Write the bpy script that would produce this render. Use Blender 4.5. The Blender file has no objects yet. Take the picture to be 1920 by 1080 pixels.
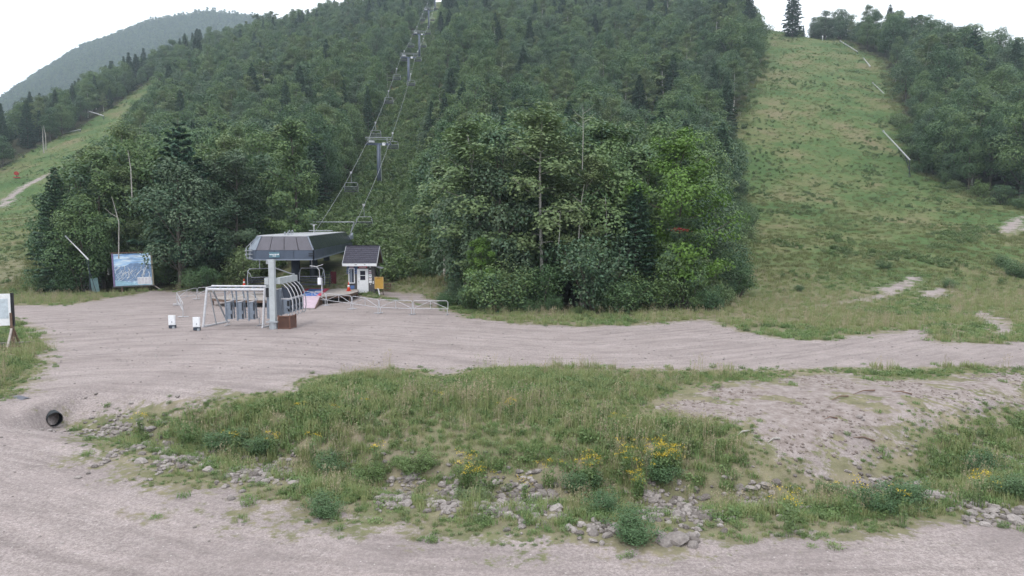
import bpy, math, random
import numpy as np
from mathutils import Vector, Matrix, Euler

# ------------------------------------------------------------------ camera, sky, sun, exposure
SC = bpy.context.scene
COL = SC.collection
CAM_Z = 5.0
FPX = 1251.0            # focal length in pixels of the 1920 px wide photograph
HORIZON = 446.0         # row of the horizon
cam_d = bpy.data.cameras.new('camera')
cam_d.sensor_width = 36.0
cam_d.lens = 36.0 * FPX / 1920.0
cam_d.clip_start = 0.1
cam_d.clip_end = 9000.0
cam = bpy.data.objects.new('camera', cam_d)
COL.objects.link(cam)
PITCH = math.atan((540.0 - HORIZON) / FPX)
cam.location = (0, 0, CAM_Z)
cam.rotation_euler = (math.pi / 2 - PITCH, 0, 0)
SC.camera = cam

SUN_EL, SUN_ROT = math.radians(60), math.radians(-150)
world = bpy.data.worlds.new('World')
SC.world = world
world.use_nodes = True
wn, wl = world.node_tree.nodes, world.node_tree.links
wn.clear()
w_out = wn.new('ShaderNodeOutputWorld')
w_bg = wn.new('ShaderNodeBackground')
w_sky = wn.new('ShaderNodeTexSky')
w_sky.sky_type = 'NISHITA'
w_sky.sun_disc = False
w_sky.sun_elevation = SUN_EL
w_sky.sun_rotation = SUN_ROT
w_sky.air_density = 1.0
w_sky.dust_density = 2.0
w_mix = wn.new('ShaderNodeMix')
w_mix.data_type = 'RGBA'
w_mix.inputs[0].default_value = 0.85          # an even white cloud layer over the blue
w_mix.inputs[7].default_value = (14.4, 14.7, 15.2, 1)
wl.new(w_sky.outputs[0], w_mix.inputs[6])
wl.new(w_mix.outputs[2], w_bg.inputs[0])
w_bg.inputs[1].default_value = 0.116
wl.new(w_bg.outputs[0], w_out.inputs[0])

sun_d = bpy.data.lights.new('sun', 'SUN')
sun_d.energy = 1.5
sun_d.angle = math.radians(14)
sun_d.color = (1.0, 0.96, 0.9)
sun = bpy.data.objects.new('sun', sun_d)
COL.objects.link(sun)
# light comes from behind the camera, from the left
sun.rotation_euler = (math.radians(90) - SUN_EL, 0, math.radians(-30))

vs = SC.view_settings
vs.view_transform = 'Standard'
vs.look = 'None'
vs.gamma = 1.0
vs.use_curve_mapping = False
vs.exposure = 0.36
SC.cycles.volume_bounces = 0
SC.cycles.max_bounces = 4
SC.cycles.adaptive_threshold = 0.02
SC.cycles.diffuse_bounces = 2
SC.cycles.transmission_bounces = 3
SC.cycles.transparent_max_bounces = 8

# ------------------------------------------------------------------ small helpers
def _hash(ix, iy, s):
    h = (ix.astype(np.int64) * 374761393 + iy.astype(np.int64) * 668265263 + s * 1442695041) & 0x7fffffff
    h = ((h ^ (h >> 13)) * 1274126177) & 0x7fffffff
    return ((h ^ (h >> 16)) & 0xffff) / 65535.0

def vnoise(x, y, s=0):
    ix, iy = np.floor(x), np.floor(y)
    fx, fy = x - ix, y - iy
    fx, fy = fx * fx * (3 - 2 * fx), fy * fy * (3 - 2 * fy)
    a, b = _hash(ix, iy, s), _hash(ix + 1, iy, s)
    c, d = _hash(ix, iy + 1, s), _hash(ix + 1, iy + 1, s)
    return (a * (1 - fx) + b * fx) * (1 - fy) + (c * (1 - fx) + d * fx) * fy

def fbm(x, y, s=0, o=3):
    t, a = 0.0, 0.5
    for k in range(o):
        t = t + a * (vnoise(x * 2 ** k, y * 2 ** k, s + k) - 0.5)
        a *= 0.5
    return t

def sstep(a, b, x):
    t = np.clip((x - a) / (b - a), 0, 1)
    return t * t * (3 - 2 * t)

def softplus(x, k=6.0):
    return np.where(x > 8 * k, x, k * np.log1p(np.exp(np.minimum(x, 8 * k) / k)))

# ------------------------------------------------------------------ terrain height
_t = np.arange(0, 1200, 1.0)
_slope = np.interp(_t, [0, 51, 62, 102, 126, 1200], [0, 0, 0.20, 0.21, 0.470, 0.470])
_prof = np.concatenate([[0], np.cumsum(_slope)[:-1]])

def line_x(Y):                      # centre of the lift line
    return np.interp(Y, [0, 53, 119, 190, 420], [-13.4, -17.9, -23.5, -28.7, -44.0])

DITCH = np.array([(-13.9, 20.1), (-12.4, 19.7), (-10, 18.9), (-6.3, 17.2), (-3.3, 15.9), (0, 15.2),
                  (3.4, 14.9), (7.1, 15.3), (9.6, 16.0), (13.5, 17.8), (18, 20.4), (26, 26)])

def seg_dist(X, Y, pts, closed=False):
    d = np.full(np.shape(X), 1e9)
    n = len(pts)
    for i in range(n if closed else n - 1):
        ax, ay = pts[i]
        bx, by = pts[(i + 1) % n]
        vx, vy = bx - ax, by - ay
        t = np.clip(((X - ax) * vx + (Y - ay) * vy) / (vx * vx + vy * vy + 1e-9), 0, 1)
        d = np.minimum(d, np.hypot(X - ax - t * vx, Y - ay - t * vy))
    return d

def inside(X, Y, pts):
    r = np.zeros(np.shape(X), bool)
    n = len(pts)
    for i in range(n):
        ax, ay = pts[i]
        bx, by = pts[(i + 1) % n]
        c = (ay > Y) != (by > Y)
        with np.errstate(divide='ignore', invalid='ignore'):
            r ^= c & (X < (bx - ax) * (Y - ay) / (by - ay + 1e-12) + ax)
    return r

def sdist(X, Y, pts):               # positive inside
    d = seg_dist(X, Y, pts, True)
    return np.where(inside(X, Y, pts), d, -d)

def ground_z(X, Y):
    X = np.asarray(X, float)
    Y = np.asarray(Y, float)
    shift = 0.4 * softplus(-27 - X, 4)
    t = Y - np.minimum(shift, 120)
    yc = np.interp(X, [-400, -200, -140, -48, 60, 88, 104, 116, 136, 300],
                   [300, 300, 345, 395, 400, 360, 290, 272, 262, 255])
    over = softplus(t - yc, 5)
    z = np.interp(t - over, _t, _prof) - 0.12 * np.minimum(over, 300)
    z = z - (0.8 * softplus(-172 - X, 5) + 0.5 * softplus(X - 142, 5)) * np.clip(z / 30, 0, 1)
    z = np.maximum(z, 0.0)
    hill = np.clip((z - 1) / 8, 0, 1)
    z = z + hill * (fbm(X / 28, Y / 28, 3) * 3.2 + fbm(X / 6, Y / 6, 9) * 0.9)
    # lower road and the bank between the two roads
    low = -0.5 * (1 - sstep(12, 25, Y + 0.25 * np.maximum(0, -X - 6)))
    near = (1 - sstep(40, 60, Y))
    z = z + low
    d = seg_dist(X, Y, DITCH)
    z = z - 0.75 * np.exp(-(d / 1.35) ** 2) * sstep(-14.35, -13.95, X) * (1 - sstep(18, 26, X))
    # meadow swells a little above the road
    m = sstep(0.6, 3.0, d) * sstep(15, 19, Y) * (1 - sstep(21, 25, Y)) * sstep(-13, -8, X)
    z = z + m * 0.16
    z = z + near * (fbm(X / 5, Y / 5, 21) * 0.14 + fbm(X / 1.3, Y / 1.3, 33) * 0.05)
    return z

def gz(x, y):
    return float(ground_z(np.array([x]), np.array([y]))[0])

def ray(px, py):                    # direction with Y component 1
    c = (540 - HORIZON) / FPX
    dx, dz = (px - 960) / FPX, -(py - 540) / FPX
    cp, sp = math.cos(PITCH), math.sin(PITCH)
    y = cp + dz * sp
    z = -sp + dz * cp
    return dx / y, z / y

def on_ground(px, py):              # where a line of sight meets the terrain
    a, b = ray(px, py)
    Y = np.concatenate([np.arange(8, 70, 0.1), np.arange(70, 500, 0.5)])
    below = ground_z(a * Y, Y) >= CAM_Z + b * Y
    i = int(np.argmax(below)) if below.any() else len(Y) - 1
    return a * Y[i], Y[i]

def at(px, py, Y):
    a, b = ray(px, py)
    return Vector((a * Y, Y, CAM_Z + b * Y))

# ------------------------------------------------------------------ mesh builder
class MB:
    def __init__(s):
        s.v, s.f = [], []
    def add(s, vs_, fs_):
        o = len(s.v)
        s.v += [tuple(p) for p in vs_]
        s.f += [tuple(i + o for i in f) for f in fs_]
        return s
    def box(s, c, size, rot=None):
        x, y, z = size[0] / 2, size[1] / 2, size[2] / 2
        P = [Vector((a, b, d)) for d in (-z, z) for b in (-y, y) for a in (-x, x)]
        if rot is not None:
            m = rot if isinstance(rot, Matrix) else Euler(rot).to_matrix()
            P = [m @ p for p in P]
        c = Vector(c)
        return s.add([p + c for p in P], [(0, 2, 3, 1), (4, 5, 7, 6), (0, 1, 5, 4), (2, 6, 7, 3), (0, 4, 6, 2), (1, 3, 7, 5)])
    def bar(s, a, b, w, h=None):     # rectangular bar between two points
        a, b = Vector(a), Vector(b)
        d = b - a
        q = d.to_track_quat('Y', 'Z').to_matrix()
        return s.box((a + b) / 2, (w, d.length, h or w), q)
    def tube(s, pts, r, n=8, caps=True):
        pts = [Vector(p) for p in pts]
        m = len(pts)
        rs = r if isinstance(r, (list, tuple)) else [r] * m
        up = Vector((0.13, 0.21, 1)).normalized()
        V, F = [], []
        for i, p in enumerate(pts):
            d = (pts[min(i + 1, m - 1)] - pts[max(i - 1, 0)]).normalized()
            a = d.cross(up)
            if a.length < 0.05:
                a = d.cross(Vector((1, 0.2, 0)))
            a.normalize()
            b = d.cross(a)
            for k in range(n):
                t = 2 * math.pi * k / n
                V.append(p + (a * math.cos(t) + b * math.sin(t)) * rs[i])
        for i in range(m - 1):
            for k in range(n):
                F.append((i * n + k, i * n + (k + 1) % n, (i + 1) * n + (k + 1) % n, (i + 1) * n + k))
        if caps:
            F.append(tuple(range(n))[::-1])
            F.append(tuple(range((m - 1) * n, m * n)))
        return s.add(V, F)
    def prism(s, poly, z0, z1):
        n = len(poly)
        V = [(x, y, z0) for x, y in poly] + [(x, y, z1) for x, y in poly]
        F = [tuple(range(n))[::-1], tuple(range(n, 2 * n))] + [(i, (i + 1) % n, (i + 1) % n + n, i + n) for i in range(n)]
        return s.add(V, F)
    def slab(s, corners, t):         # thick panel from a planar outline
        P = [Vector(c) for c in corners]
        nrm = (P[1] - P[0]).cross(P[2] - P[0]).normalized() * t
        n = len(P)
        V = P + [p - nrm for p in P]
        F = [tuple(range(n)), tuple(range(n, 2 * n))[::-1]] + [(i, i + n, (i + 1) % n + n, (i + 1) % n) for i in range(n)]
        return s.add(V, F)
    def mesh(s, name, mat, smooth=False):
        me = bpy.data.meshes.new(name)
        me.from_pydata(s.v, [], s.f)
        me.materials.append(mat)
        if smooth:
            me.polygons.foreach_set('use_smooth', [True] * len(me.polygons))
        me.update()
        return me
    def build(s, name, mat, parent=None, smooth=False, label=None):
        o = bpy.data.objects.new(name, s.mesh(name, mat, smooth))
        COL.objects.link(o)
        o.parent = parent
        if label:
            o['label'] = label
        return o

def tag(o, label=None, cat=None, group=None, kind=None):
    if label: o['label'] = label
    if cat: o['category'] = cat
    if group: o['group'] = group
    if kind: o['kind'] = kind
    return o

def empty(name, loc, rz=0.0, label=None, cat=None, group=None):
    o = bpy.data.objects.new(name, None)
    COL.objects.link(o)
    o.location = loc
    o.rotation_euler = (0, 0, rz)
    o.empty_display_size = 0.2
    return tag(o, label, cat, group)

def copy_tree(o, parent=None):
    c = o.copy()
    COL.objects.link(c)
    c.parent = parent
    for ch in o.children:
        copy_tree(ch, c)
    return c

# ------------------------------------------------------------------ materials
def new_mat(name):
    m = bpy.data.materials.new(name)
    m.use_nodes = True
    nt = m.node_tree
    nt.nodes.clear()
    out = nt.nodes.new('ShaderNodeOutputMaterial')
    return m, nt, nt.nodes, nt.links, out

def paint(name, c, rough=0.6, metal=0.0, var=0.25, scale=6.0, bump=0.0, spec=0.3):
    m, nt, N, L, out = new_mat(name)
    b = N.new('ShaderNodeBsdfPrincipled')
    tc = N.new('ShaderNodeTexCoord')
    nz = N.new('ShaderNodeTexNoise')
    nz.inputs['Scale'].default_value = scale
    nz.inputs['Detail'].default_value = 5
    nz.inputs['Roughness'].default_value = 0.65
    L.new(tc.outputs['Object'], nz.inputs['Vector'])
    r = N.new('ShaderNodeValToRGB')
    r.color_ramp.elements[0].position = 0.3
    r.color_ramp.elements[1].position = 0.72
    r.color_ramp.elements[0].color = (c[0] * (1 - var), c[1] * (1 - var), c[2] * (1 - var), 1)
    r.color_ramp.elements[1].color = (min(1, c[0] * (1 + var * .5)), min(1, c[1] * (1 + var * .5)), min(1, c[2] * (1 + var * .5)), 1)
    L.new(nz.outputs[0], r.inputs[0])
    L.new(r.outputs[0], b.inputs['Base Color'])
    b.inputs['Roughness'].default_value = rough
    b.inputs['Metallic'].default_value = metal
    b.inputs['Specular IOR Level'].default_value = spec
    if bump:
        bp = N.new('ShaderNodeBump')
        bp.inputs['Strength'].default_value = bump
        bp.inputs['Distance'].default_value = 0.02
        L.new(nz.outputs[0], bp.inputs['Height'])
        L.new(bp.outputs[0], b.inputs['Normal'])
    L.new(b.outputs[0], out.inputs[0])
    return m

def leaf_mat(name, cols, transl=0.22, rough=0.55):
    """foliage: colour ramp over (tree random, clump tint)"""
    m, nt, N, L, out = new_mat(name)
    oi = N.new('ShaderNodeObjectInfo')
    at_ = N.new('ShaderNodeAttribute')
    at_.attribute_name = 'tint'
    mx = N.new('ShaderNodeMath'); mx.operation = 'MULTIPLY_ADD'
    mx.inputs[1].default_value = 0.62
    sc = N.new('ShaderNodeMath'); sc.operation = 'MULTIPLY'
    sc.inputs[1].default_value = 0.38
    L.new(at_.outputs['Fac'], sc.inputs[0])
    L.new(oi.outputs['Random'], mx.inputs[0])
    L.new(sc.outputs[0], mx.inputs[2])
    r = N.new('ShaderNodeValToRGB')
    els = r.color_ramp.elements
    while len(els) < len(cols):
        els.new(0.5)
    for i, c in enumerate(cols):
        els[i].position = i / (len(cols) - 1)
        els[i].color = (*c, 1)
    L.new(mx.outputs[0], r.inputs[0])
    b = N.new('ShaderNodeBsdfPrincipled')
    b.inputs['Roughness'].default_value = rough
    b.inputs['Specular IOR Level'].default_value = 0.25
    L.new(r.outputs[0], b.inputs['Base Color'])
    t = N.new('ShaderNodeBsdfTranslucent')
    hs = N.new('ShaderNodeHueSaturation')
    hs.inputs['Value'].default_value = 1.15
    hs.inputs['Saturation'].default_value = 1.1
    L.new(r.outputs[0], hs.inputs['Color'])
    L.new(hs.outputs[0], t.inputs[0])
    ms = N.new('ShaderNodeMixShader')
    ms.inputs[0].default_value = transl
    L.new(b.outputs[0], ms.inputs[1])
    L.new(t.outputs[0], ms.inputs[2])
    L.new(ms.outputs[0], out.inputs[0])
    return m

M = {}
M['leaf'] = leaf_mat('broadleaf_foliage', [(0.032, 0.070, 0.040), (0.058, 0.112, 0.054), (0.084, 0.147, 0.062), (0.139, 0.204, 0.078), (0.062, 0.119, 0.071), (0.112, 0.156, 0.091), (0.043, 0.089, 0.050)])
M['leaf_bright'] = leaf_mat('bright_maple_foliage', [(0.095, 0.181, 0.035), (0.124, 0.214, 0.042), (0.152, 0.237, 0.050)])
M['leaf_olive'] = leaf_mat('olive_birch_foliage', [(0.103, 0.166, 0.068), (0.133, 0.194, 0.085), (0.158, 0.203, 0.090), (0.122, 0.188, 0.085)])
M['leaf_red'] = leaf_mat('red_maple_foliage', [(0.210, 0.025, 0.021), (0.266, 0.035, 0.025)])
M['needle'] = leaf_mat('spruce_needles', [(0.030, 0.068, 0.042), (0.043, 0.088, 0.052), (0.056, 0.107, 0.060)], transl=0.1)
M['pine'] = leaf_mat('pine_needles', [(0.034, 0.081, 0.052), (0.047, 0.101, 0.060)], transl=0.12)
M['brush'] = leaf_mat('brush_foliage', [(0.086, 0.153, 0.053), (0.108, 0.172, 0.063), (0.135, 0.197, 0.073), (0.117, 0.162, 0.077), (0.153, 0.202, 0.082)])
M['brush_dark'] = leaf_mat('raspberry_foliage', [(0.064, 0.123, 0.055), (0.085, 0.149, 0.068), (0.115, 0.174, 0.080)])
M['grass'] = leaf_mat('grass_blades', [(0.162, 0.222, 0.083), (0.220, 0.261, 0.109), (0.290, 0.299, 0.150), (0.174, 0.242, 0.088), (0.266, 0.261, 0.134), (0.196, 0.255, 0.103)], transl=0.2)
M['grass_green'] = leaf_mat('green_grass_blades', [(0.126, 0.204, 0.074), (0.158, 0.234, 0.089), (0.189, 0.252, 0.105)], transl=0.2)
M['slope_grass'] = leaf_mat('slope_grass_blades', [(0.101, 0.144, 0.052), (0.135, 0.169, 0.063), (0.182, 0.181, 0.086), (0.115, 0.163, 0.057), (0.203, 0.175, 0.098)], transl=0.2)
M['petal'] = leaf_mat('goldenrod_flowers', [(.50, .36, .03), (.62, .46, .04)], transl=0.15)
M['petal_white'] = leaf_mat('white_flowers', [(.7, .7, .66), (.8, .8, .78)], transl=0.15)
M['bark'] = paint('grey_brown_bark', (.11, .095, .08), .9, var=.4, scale=14, bump=.6)
M['birch_bark'] = paint('pale_birch_bark', (.50, .48, .44), .8, var=.45, scale=5, bump=.2)
M['rock'] = None
# ------------------------------------------------------------------ ground zones (outlines in plan, metres)
def outline(pts):
    return [on_ground(x, y) for x, y in pts]

lot_top = outline([(2, 573), (60, 572), (120, 574), (200, 560), (290, 546), (335, 549), (400, 545), (480, 541), (560, 540), (640, 550),
                   (700, 559), (760, 566), (840, 581), (880, 597), (950, 606), (1100, 613), (1250, 606), (1340, 600), (1365, 616),
                   (1500, 638), (1545, 638), (1735, 616), (1752, 642), (1850, 645), (1918, 641)])
GRAVEL = [(-70, 44)] + lot_top + [(70, lot_top[-1][1] + 3), (70, -40), (-70, -40)]
MEADOW = outline([(1918, 694), (1840, 688), (1650, 693), (1550, 691), (1450, 693), (1200, 691), (1000, 687), (880, 692), (835, 703), (780, 692),
                  (700, 692), (600, 703), (525, 733), (400, 748), (330, 757), (200, 768), (150, 792), (128, 806), (170, 845), (250, 903),
                  (330, 950), (420, 962), (500, 985), (640, 985), (800, 1014), (1000, 1034), (1230, 1044), (1300, 1024), (1560, 1004),
                  (1750, 994), (1918, 988)])
MEADOW = [(60, MEADOW[0][1] + 4)] + MEADOW + [(60, 30)]
LEFTPATCH = outline([(2, 592), (60, 612), (92, 640), (84, 690), (50, 725), (28, 748), (2, 752)])
LEFTPATCH = LEFTPATCH + [(-60, LEFTPATCH[-1][1] + 4), (-60, 42)]
DIRT = outline([(1225, 772), (1330, 728), (1420, 718), (1470, 706), (1560, 700), (1640, 712), (1760, 715), (1870, 700), (1918, 705), (1918, 752),
                (1830, 762), (1740, 770), (1690, 790), (1660, 842), (1600, 872), (1545, 884), (1465, 866), (1430, 830), (1425, 795), (1330, 780)])
BARE = [outline([(600, 1000), (420, 930), (300, 920), (420, 968), (560, 1000)]),
        outline([(1640, 545), (1720, 517), (1722, 527), (1680, 547)]), outline([(1726, 548), (1768, 542), (1766, 556), (1732, 562)]),
        outline([(1826, 583), (1850, 585), (1900, 622), (1880, 630)]), outline([(1876, 428), (1918, 405), (1918, 432), (1884, 440)]),
        outline([(1480, 580), (1640, 556), (1700, 540), (1640, 562)]), outline([(700, 546), (790, 553), (850, 575), (760, 566)])]
TRACK = [on_ground(x, y) for x, y in [(1, 389), (20, 368), (45, 350), (75, 336), (104, 322), (150, 302)]]

# woods, in plan
_ys = np.array([64, 80, 100, 119, 150, 190, 230, 300, 420.0])
W_CENTRE = [(-3.2, 46.8), (-1, 45.8), (4, 45.2), (9.5, 45.6), (13.2, 47.5), (16, 53), (21, 68), (30.5, 95), (45, 140), (62, 178), (82, 225), (93, 262), (92, 300), (92, 430), (-36, 430)] + \
           [(float(line_x(y)) + float(np.interp(y, [64, 75, 119, 190, 300, 420], [11.5, 9.5, 8.2, 6.4, 4.4, 3.2])), y) for y in _ys[::-1]]
W_LEFT = [(-42, 59.5), (-36, 59), (-30, 59.5), (-26, 61), (-24.5, 66)] + [(float(line_x(y)) - float(np.interp(y, [80, 119, 190, 300, 420], [6.6, 6.2, 5.0, 3.6, 3.0])), y) for y in _ys[1:]] + \
         [(-150, 430), (-152, 320), (-146, 285), (-139, 262), (-126, 225), (-108, 190), (-88, 140), (-62, 92), (-47, 68)]
W_FAR = [(-141, 178), (-145, 232), (-148, 255), (-160, 300), (-156, 340), (-160, 430), (-320, 430), (-320, 150)]
W_RIGHT = [(240, 82), (120, 96), (80, 106), (77, 120), (80, 133), (92, 160), (107, 189), (122, 225), (125, 262), (118, 276), (118, 330), (240, 330)]
WOODS = {'centre': W_CENTRE, 'left': W_LEFT, 'far': W_FAR, 'right': W_RIGHT}

def masks(X, Y):
    g = sdist(X, Y, GRAVEL)
    g = np.minimum(g, -sdist(X, Y, MEADOW))
    g = np.minimum(g, -sdist(X, Y, LEFTPATCH))
    dirt = sdist(X, Y, DIRT)
    g = np.maximum(g, dirt)
    for b in BARE:
        g = np.maximum(g, sdist(X, Y, b) + 0.1)
    tr = 1.3 - seg_dist(X, Y, TRACK)
    g = np.maximum(g, np.where(Y > 60, tr, -9))
    w = np.full(np.shape(X), -1e3)
    for k in WOODS:
        w = np.maximum(w, sdist(X, Y, WOODS[k]))
    return g, dirt, w

def axis(parts):
    out = []
    for a, b, s in parts:
        out.append(np.arange(a, b - s * 0.5, s))
    out.append([parts[-1][1]])
    return np.concatenate(out)

xs = axis([(-4000, -400, 400), (-400, -200, 20), (-200, -45, 2.5), (-45, -17, .45), (-17, 17, .2), (17, 45, .45), (45, 200, 2.5), (200, 400, 20), (400, 4000, 400)])
ys = axis([(-600, -20, 116), (-20, 8, 4), (8, 27, .2), (27, 66, .42), (66, 420, 2.5), (420, 700, 20), (700, 4200, 350)])
GX, GY = np.meshgrid(xs, ys)
GZ = ground_z(GX, GY)
gm, dm, wm = masks(GX, GY)
nx, ny = len(xs), len(ys)
V = np.stack([GX.ravel(), GY.ravel(), GZ.ravel()], 1)
ii = (np.arange(ny - 1)[:, None] * nx + np.arange(nx - 1)[None, :]).ravel()
Q = np.stack([ii, ii + 1, ii + nx + 1, ii + nx], 1)
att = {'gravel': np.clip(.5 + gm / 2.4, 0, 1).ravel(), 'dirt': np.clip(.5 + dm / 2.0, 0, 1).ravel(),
       'forest': np.clip(.5 + wm / 5.0, 0, 1).ravel(), 'slope': sstep(48, 82, GY + .25 * GX).ravel(), 'lane': seg_dist(GX, GY, DITCH).ravel()}

def raw_mesh(name, V, Q, mats, attrs=None, smooth=False, mat_idx=None):
    me = bpy.data.meshes.new(name)
    k = Q.shape[1]
    me.vertices.add(len(V))
    me.vertices.foreach_set('co', V.astype(np.float32).ravel())
    me.loops.add(Q.size)
    me.loops.foreach_set('vertex_index', Q.astype(np.int32).ravel())
    me.polygons.add(len(Q))
    me.polygons.foreach_set('loop_start', np.arange(0, Q.size, k, dtype=np.int32))
    me.polygons.foreach_set('loop_total', np.full(len(Q), k, dtype=np.int32))
    for m in mats:
        me.materials.append(m)
    if mat_idx is not None:
        me.polygons.foreach_set('material_index', mat_idx.astype(np.int32))
    if smooth:
        me.polygons.foreach_set('use_smooth', np.ones(len(Q), bool))
    for a, d in (attrs or {}).items():
        at_ = me.attributes.new(a, 'FLOAT', 'POINT')
        at_.data.foreach_set('value', d.astype(np.float32))
    me.update(calc_edges=True)
    return me

def ground_material():
    m, nt, N, L, out = new_mat('ground_gravel_and_turf')
    def attr(n):
        a = N.new('ShaderNodeAttribute'); a.attribute_name = n
        return a.outputs['Fac']
    geo = N.new('ShaderNodeNewGeometry')
    pos = geo.outputs['Position']
    def noise(scale, detail=4, rough=.6, vec=None):
        n = N.new('ShaderNodeTexNoise')
        n.inputs['Scale'].default_value = scale
        n.inputs['Detail'].default_value = detail
        n.inputs['Roughness'].default_value = rough
        L.new(vec or pos, n.inputs['Vector'])
        return n.outputs[0]
    def ramp(f, stops):
        r = N.new('ShaderNodeValToRGB')
        e = r.color_ramp.elements
        while len(e) < len(stops): e.new(.5)
        for i, (p, c) in enumerate(stops):
            e[i].position = p
            e[i].color = (*c, 1) if len(c) == 3 else c
        L.new(f, r.inputs[0])
        return r.outputs[0]
    def math_(op, a, b=None, c=None):
        n = N.new('ShaderNodeMath'); n.operation = op
        for i, v in enumerate((a, b, c)):
            if v is None: continue
            if isinstance(v, (int, float)): n.inputs[i].default_value = v
            else: L.new(v, n.inputs[i])
        return n.outputs[0]
    def mix(f, a, b, mode='MIX'):
        n = N.new('ShaderNodeMix'); n.data_type = 'RGBA'; n.blend_type = mode
        if isinstance(f, (int, float)): n.inputs[0].default_value = f
        else: L.new(f, n.inputs[0])
        for i, v in ((6, a), (7, b)):
            if isinstance(v, tuple): n.inputs[i].default_value = (*v, 1)
            else: L.new(v, n.inputs[i])
        return n.outputs[2]
    # gravel: pale pinkish grey crushed stone, wheel lanes, damp patches, single stones
    fine = noise(38, 3, .8)
    mid = noise(7.0, 4, .7)
    big = noise(.35, 3, .6)
    g_col = ramp(fine, [(.32, (.12, .104, .102)), (.5, (.285, .256, .252)), (.68, (.48, .44, .435))])
    g_col = mix(.45, g_col, ramp(mid, [(.3, (.205, .180, .176)), (.7, (.37, .336, .33))]))
    g_col = mix(.35, g_col, ramp(noise(15, 2, .9), [(.36, (.13, .115, .11)), (.5, (.29, .26, .255)), (.64, (.5, .46, .45))]))
    g_col = mix(ramp(big, [(.38, (0, 0, 0)), (.66, (.55, .55, .55))]), g_col, (.215, .19, .188))
    lane = N.new('ShaderNodeCombineXYZ')
    ln = attr('lane')
    wob = math_('MULTIPLY_ADD', noise(.3, 3), .7, ln)
    L.new(math_('MULTIPLY', wob, 2.2), lane.inputs[0])
    sx_ = N.new('ShaderNodeSeparateXYZ'); L.new(pos, sx_.inputs[0])
    L.new(math_('MULTIPLY', sx_.outputs[0], .16), lane.inputs[1])
    L.new(math_('MULTIPLY', sx_.outputs[1], .10), lane.inputs[2])
    tracks = noise(1.0, 6, .72, lane.outputs[0])
    g_col = mix(.5, g_col, mix(1.0, g_col, ramp(tracks, [(.32, (.55, .53, .53)), (.5, (1, 1, 1)), (.66, (1.3, 1.28, 1.28))]), 'MULTIPLY'))
    vor = N.new('ShaderNodeTexVoronoi'); vor.inputs['Scale'].default_value = 9.0
    L.new(pos, vor.inputs['Vector'])
    pebble = ramp(vor.outputs['Distance'], [(.10, (1, 1, 1)), (.17, (0, 0, 0))])
    pick = ramp(vor.outputs['Color'], [(.70, (0, 0, 0)), (.74, (1, 1, 1))])
    g_col = mix(mix(1.0, pebble, pick, 'MULTIPLY'), g_col, (.46, .44, .43))
    g_col = mix(1.0, g_col, (.935, .90, .89), 'MULTIPLY')
    g_col = mix(.28, g_col, mix(1.0, g_col, ramp(noise(1.3, 5, .7), [(.34, (.68, .66, .65)), (.5, (1, 1, 1)), (.66, (1.22, 1.2, 1.18))]), 'MULTIPLY'))
    # raw dirt
    d_col = ramp(noise(3.2, 6, .75), [(.3, (.13, .10, .085)), (.5, (.235, .20, .188)), (.7, (.34, .305, .295))])
    d_mask = math_('ADD', attr('dirt'), math_('MULTIPLY_ADD', noise(.9, 3), 1.2, -.6))
    g_col = mix(ramp(d_mask, [(.45, (0, 0, 0)), (.75, (.85, .85, .85))]), g_col, d_col)
    # turf
    t1 = noise(.085, 5, .7)
    t2 = noise(1.9, 5, .75)
    t_col = ramp(t1, [(.34, (.050, .092, .032)), (.46, (.070, .112, .040)), (.55, (.108, .126, .054)), (.66, (.15, .135, .078))])
    v_col = ramp(noise(.5, 5, .7), [(.34, (.125, .135, .070)), (.5, (.165, .155, .098)), (.66, (.215, .185, .140))])
    t_col = mix(attr('slope'), v_col, t_col)
    t_col = mix(.6, t_col, mix(1.0, t_col, ramp(t2, [(.3, (.5, .52, .5)), (.5, (1, 1, 1)), (.72, (1.5, 1.45, 1.4))]), 'MULTIPLY'))
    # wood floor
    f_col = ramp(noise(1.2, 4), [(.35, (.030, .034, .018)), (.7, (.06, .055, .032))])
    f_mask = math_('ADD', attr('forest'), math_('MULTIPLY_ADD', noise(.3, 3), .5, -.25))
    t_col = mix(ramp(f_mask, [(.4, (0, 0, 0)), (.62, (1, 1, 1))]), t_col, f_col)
    edge = math_('ADD', attr('gravel'), math_('ADD', math_('MULTIPLY_ADD', noise(.8, 5, .7), 2.0, -1.0), math_('MULTIPLY_ADD', noise(5.0, 3, .7), 1.1, -.55)))
    edge = math_('SUBTRACT', edge, math_('MULTIPLY', attr('dirt'), ramp(noise(.62, 4, .65), [(.53, (0, 0, 0)), (.62, (.75, .75, .75))])))
    gmask = ramp(edge, [(.40, (0, 0, 0)), (.62, (1, 1, 1))])
    col = mix(gmask, t_col, g_col)
    b = N.new('ShaderNodeBsdfPrincipled')
    b.inputs['Roughness'].default_value = .95
    b.inputs['Specular IOR Level'].default_value = .1
    L.new(col, b.inputs['Base Color'])
    bp = N.new('ShaderNodeBump')
    bp.inputs['Strength'].default_value = .7
    bp.inputs['Distance'].default_value = .05
    h = math_('ADD', math_('MULTIPLY', fine, .35), math_('ADD', mid, math_('MULTIPLY', tracks, .8)))
    L.new(h, bp.inputs['Height'])
    L.new(bp.outputs[0], b.inputs['Normal'])
    L.new(b.outputs[0], out.inputs[0])
    return m

M['ground'] = ground_material()
q_gravel = (gm.ravel()[Q].mean(1) > 0)

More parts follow.
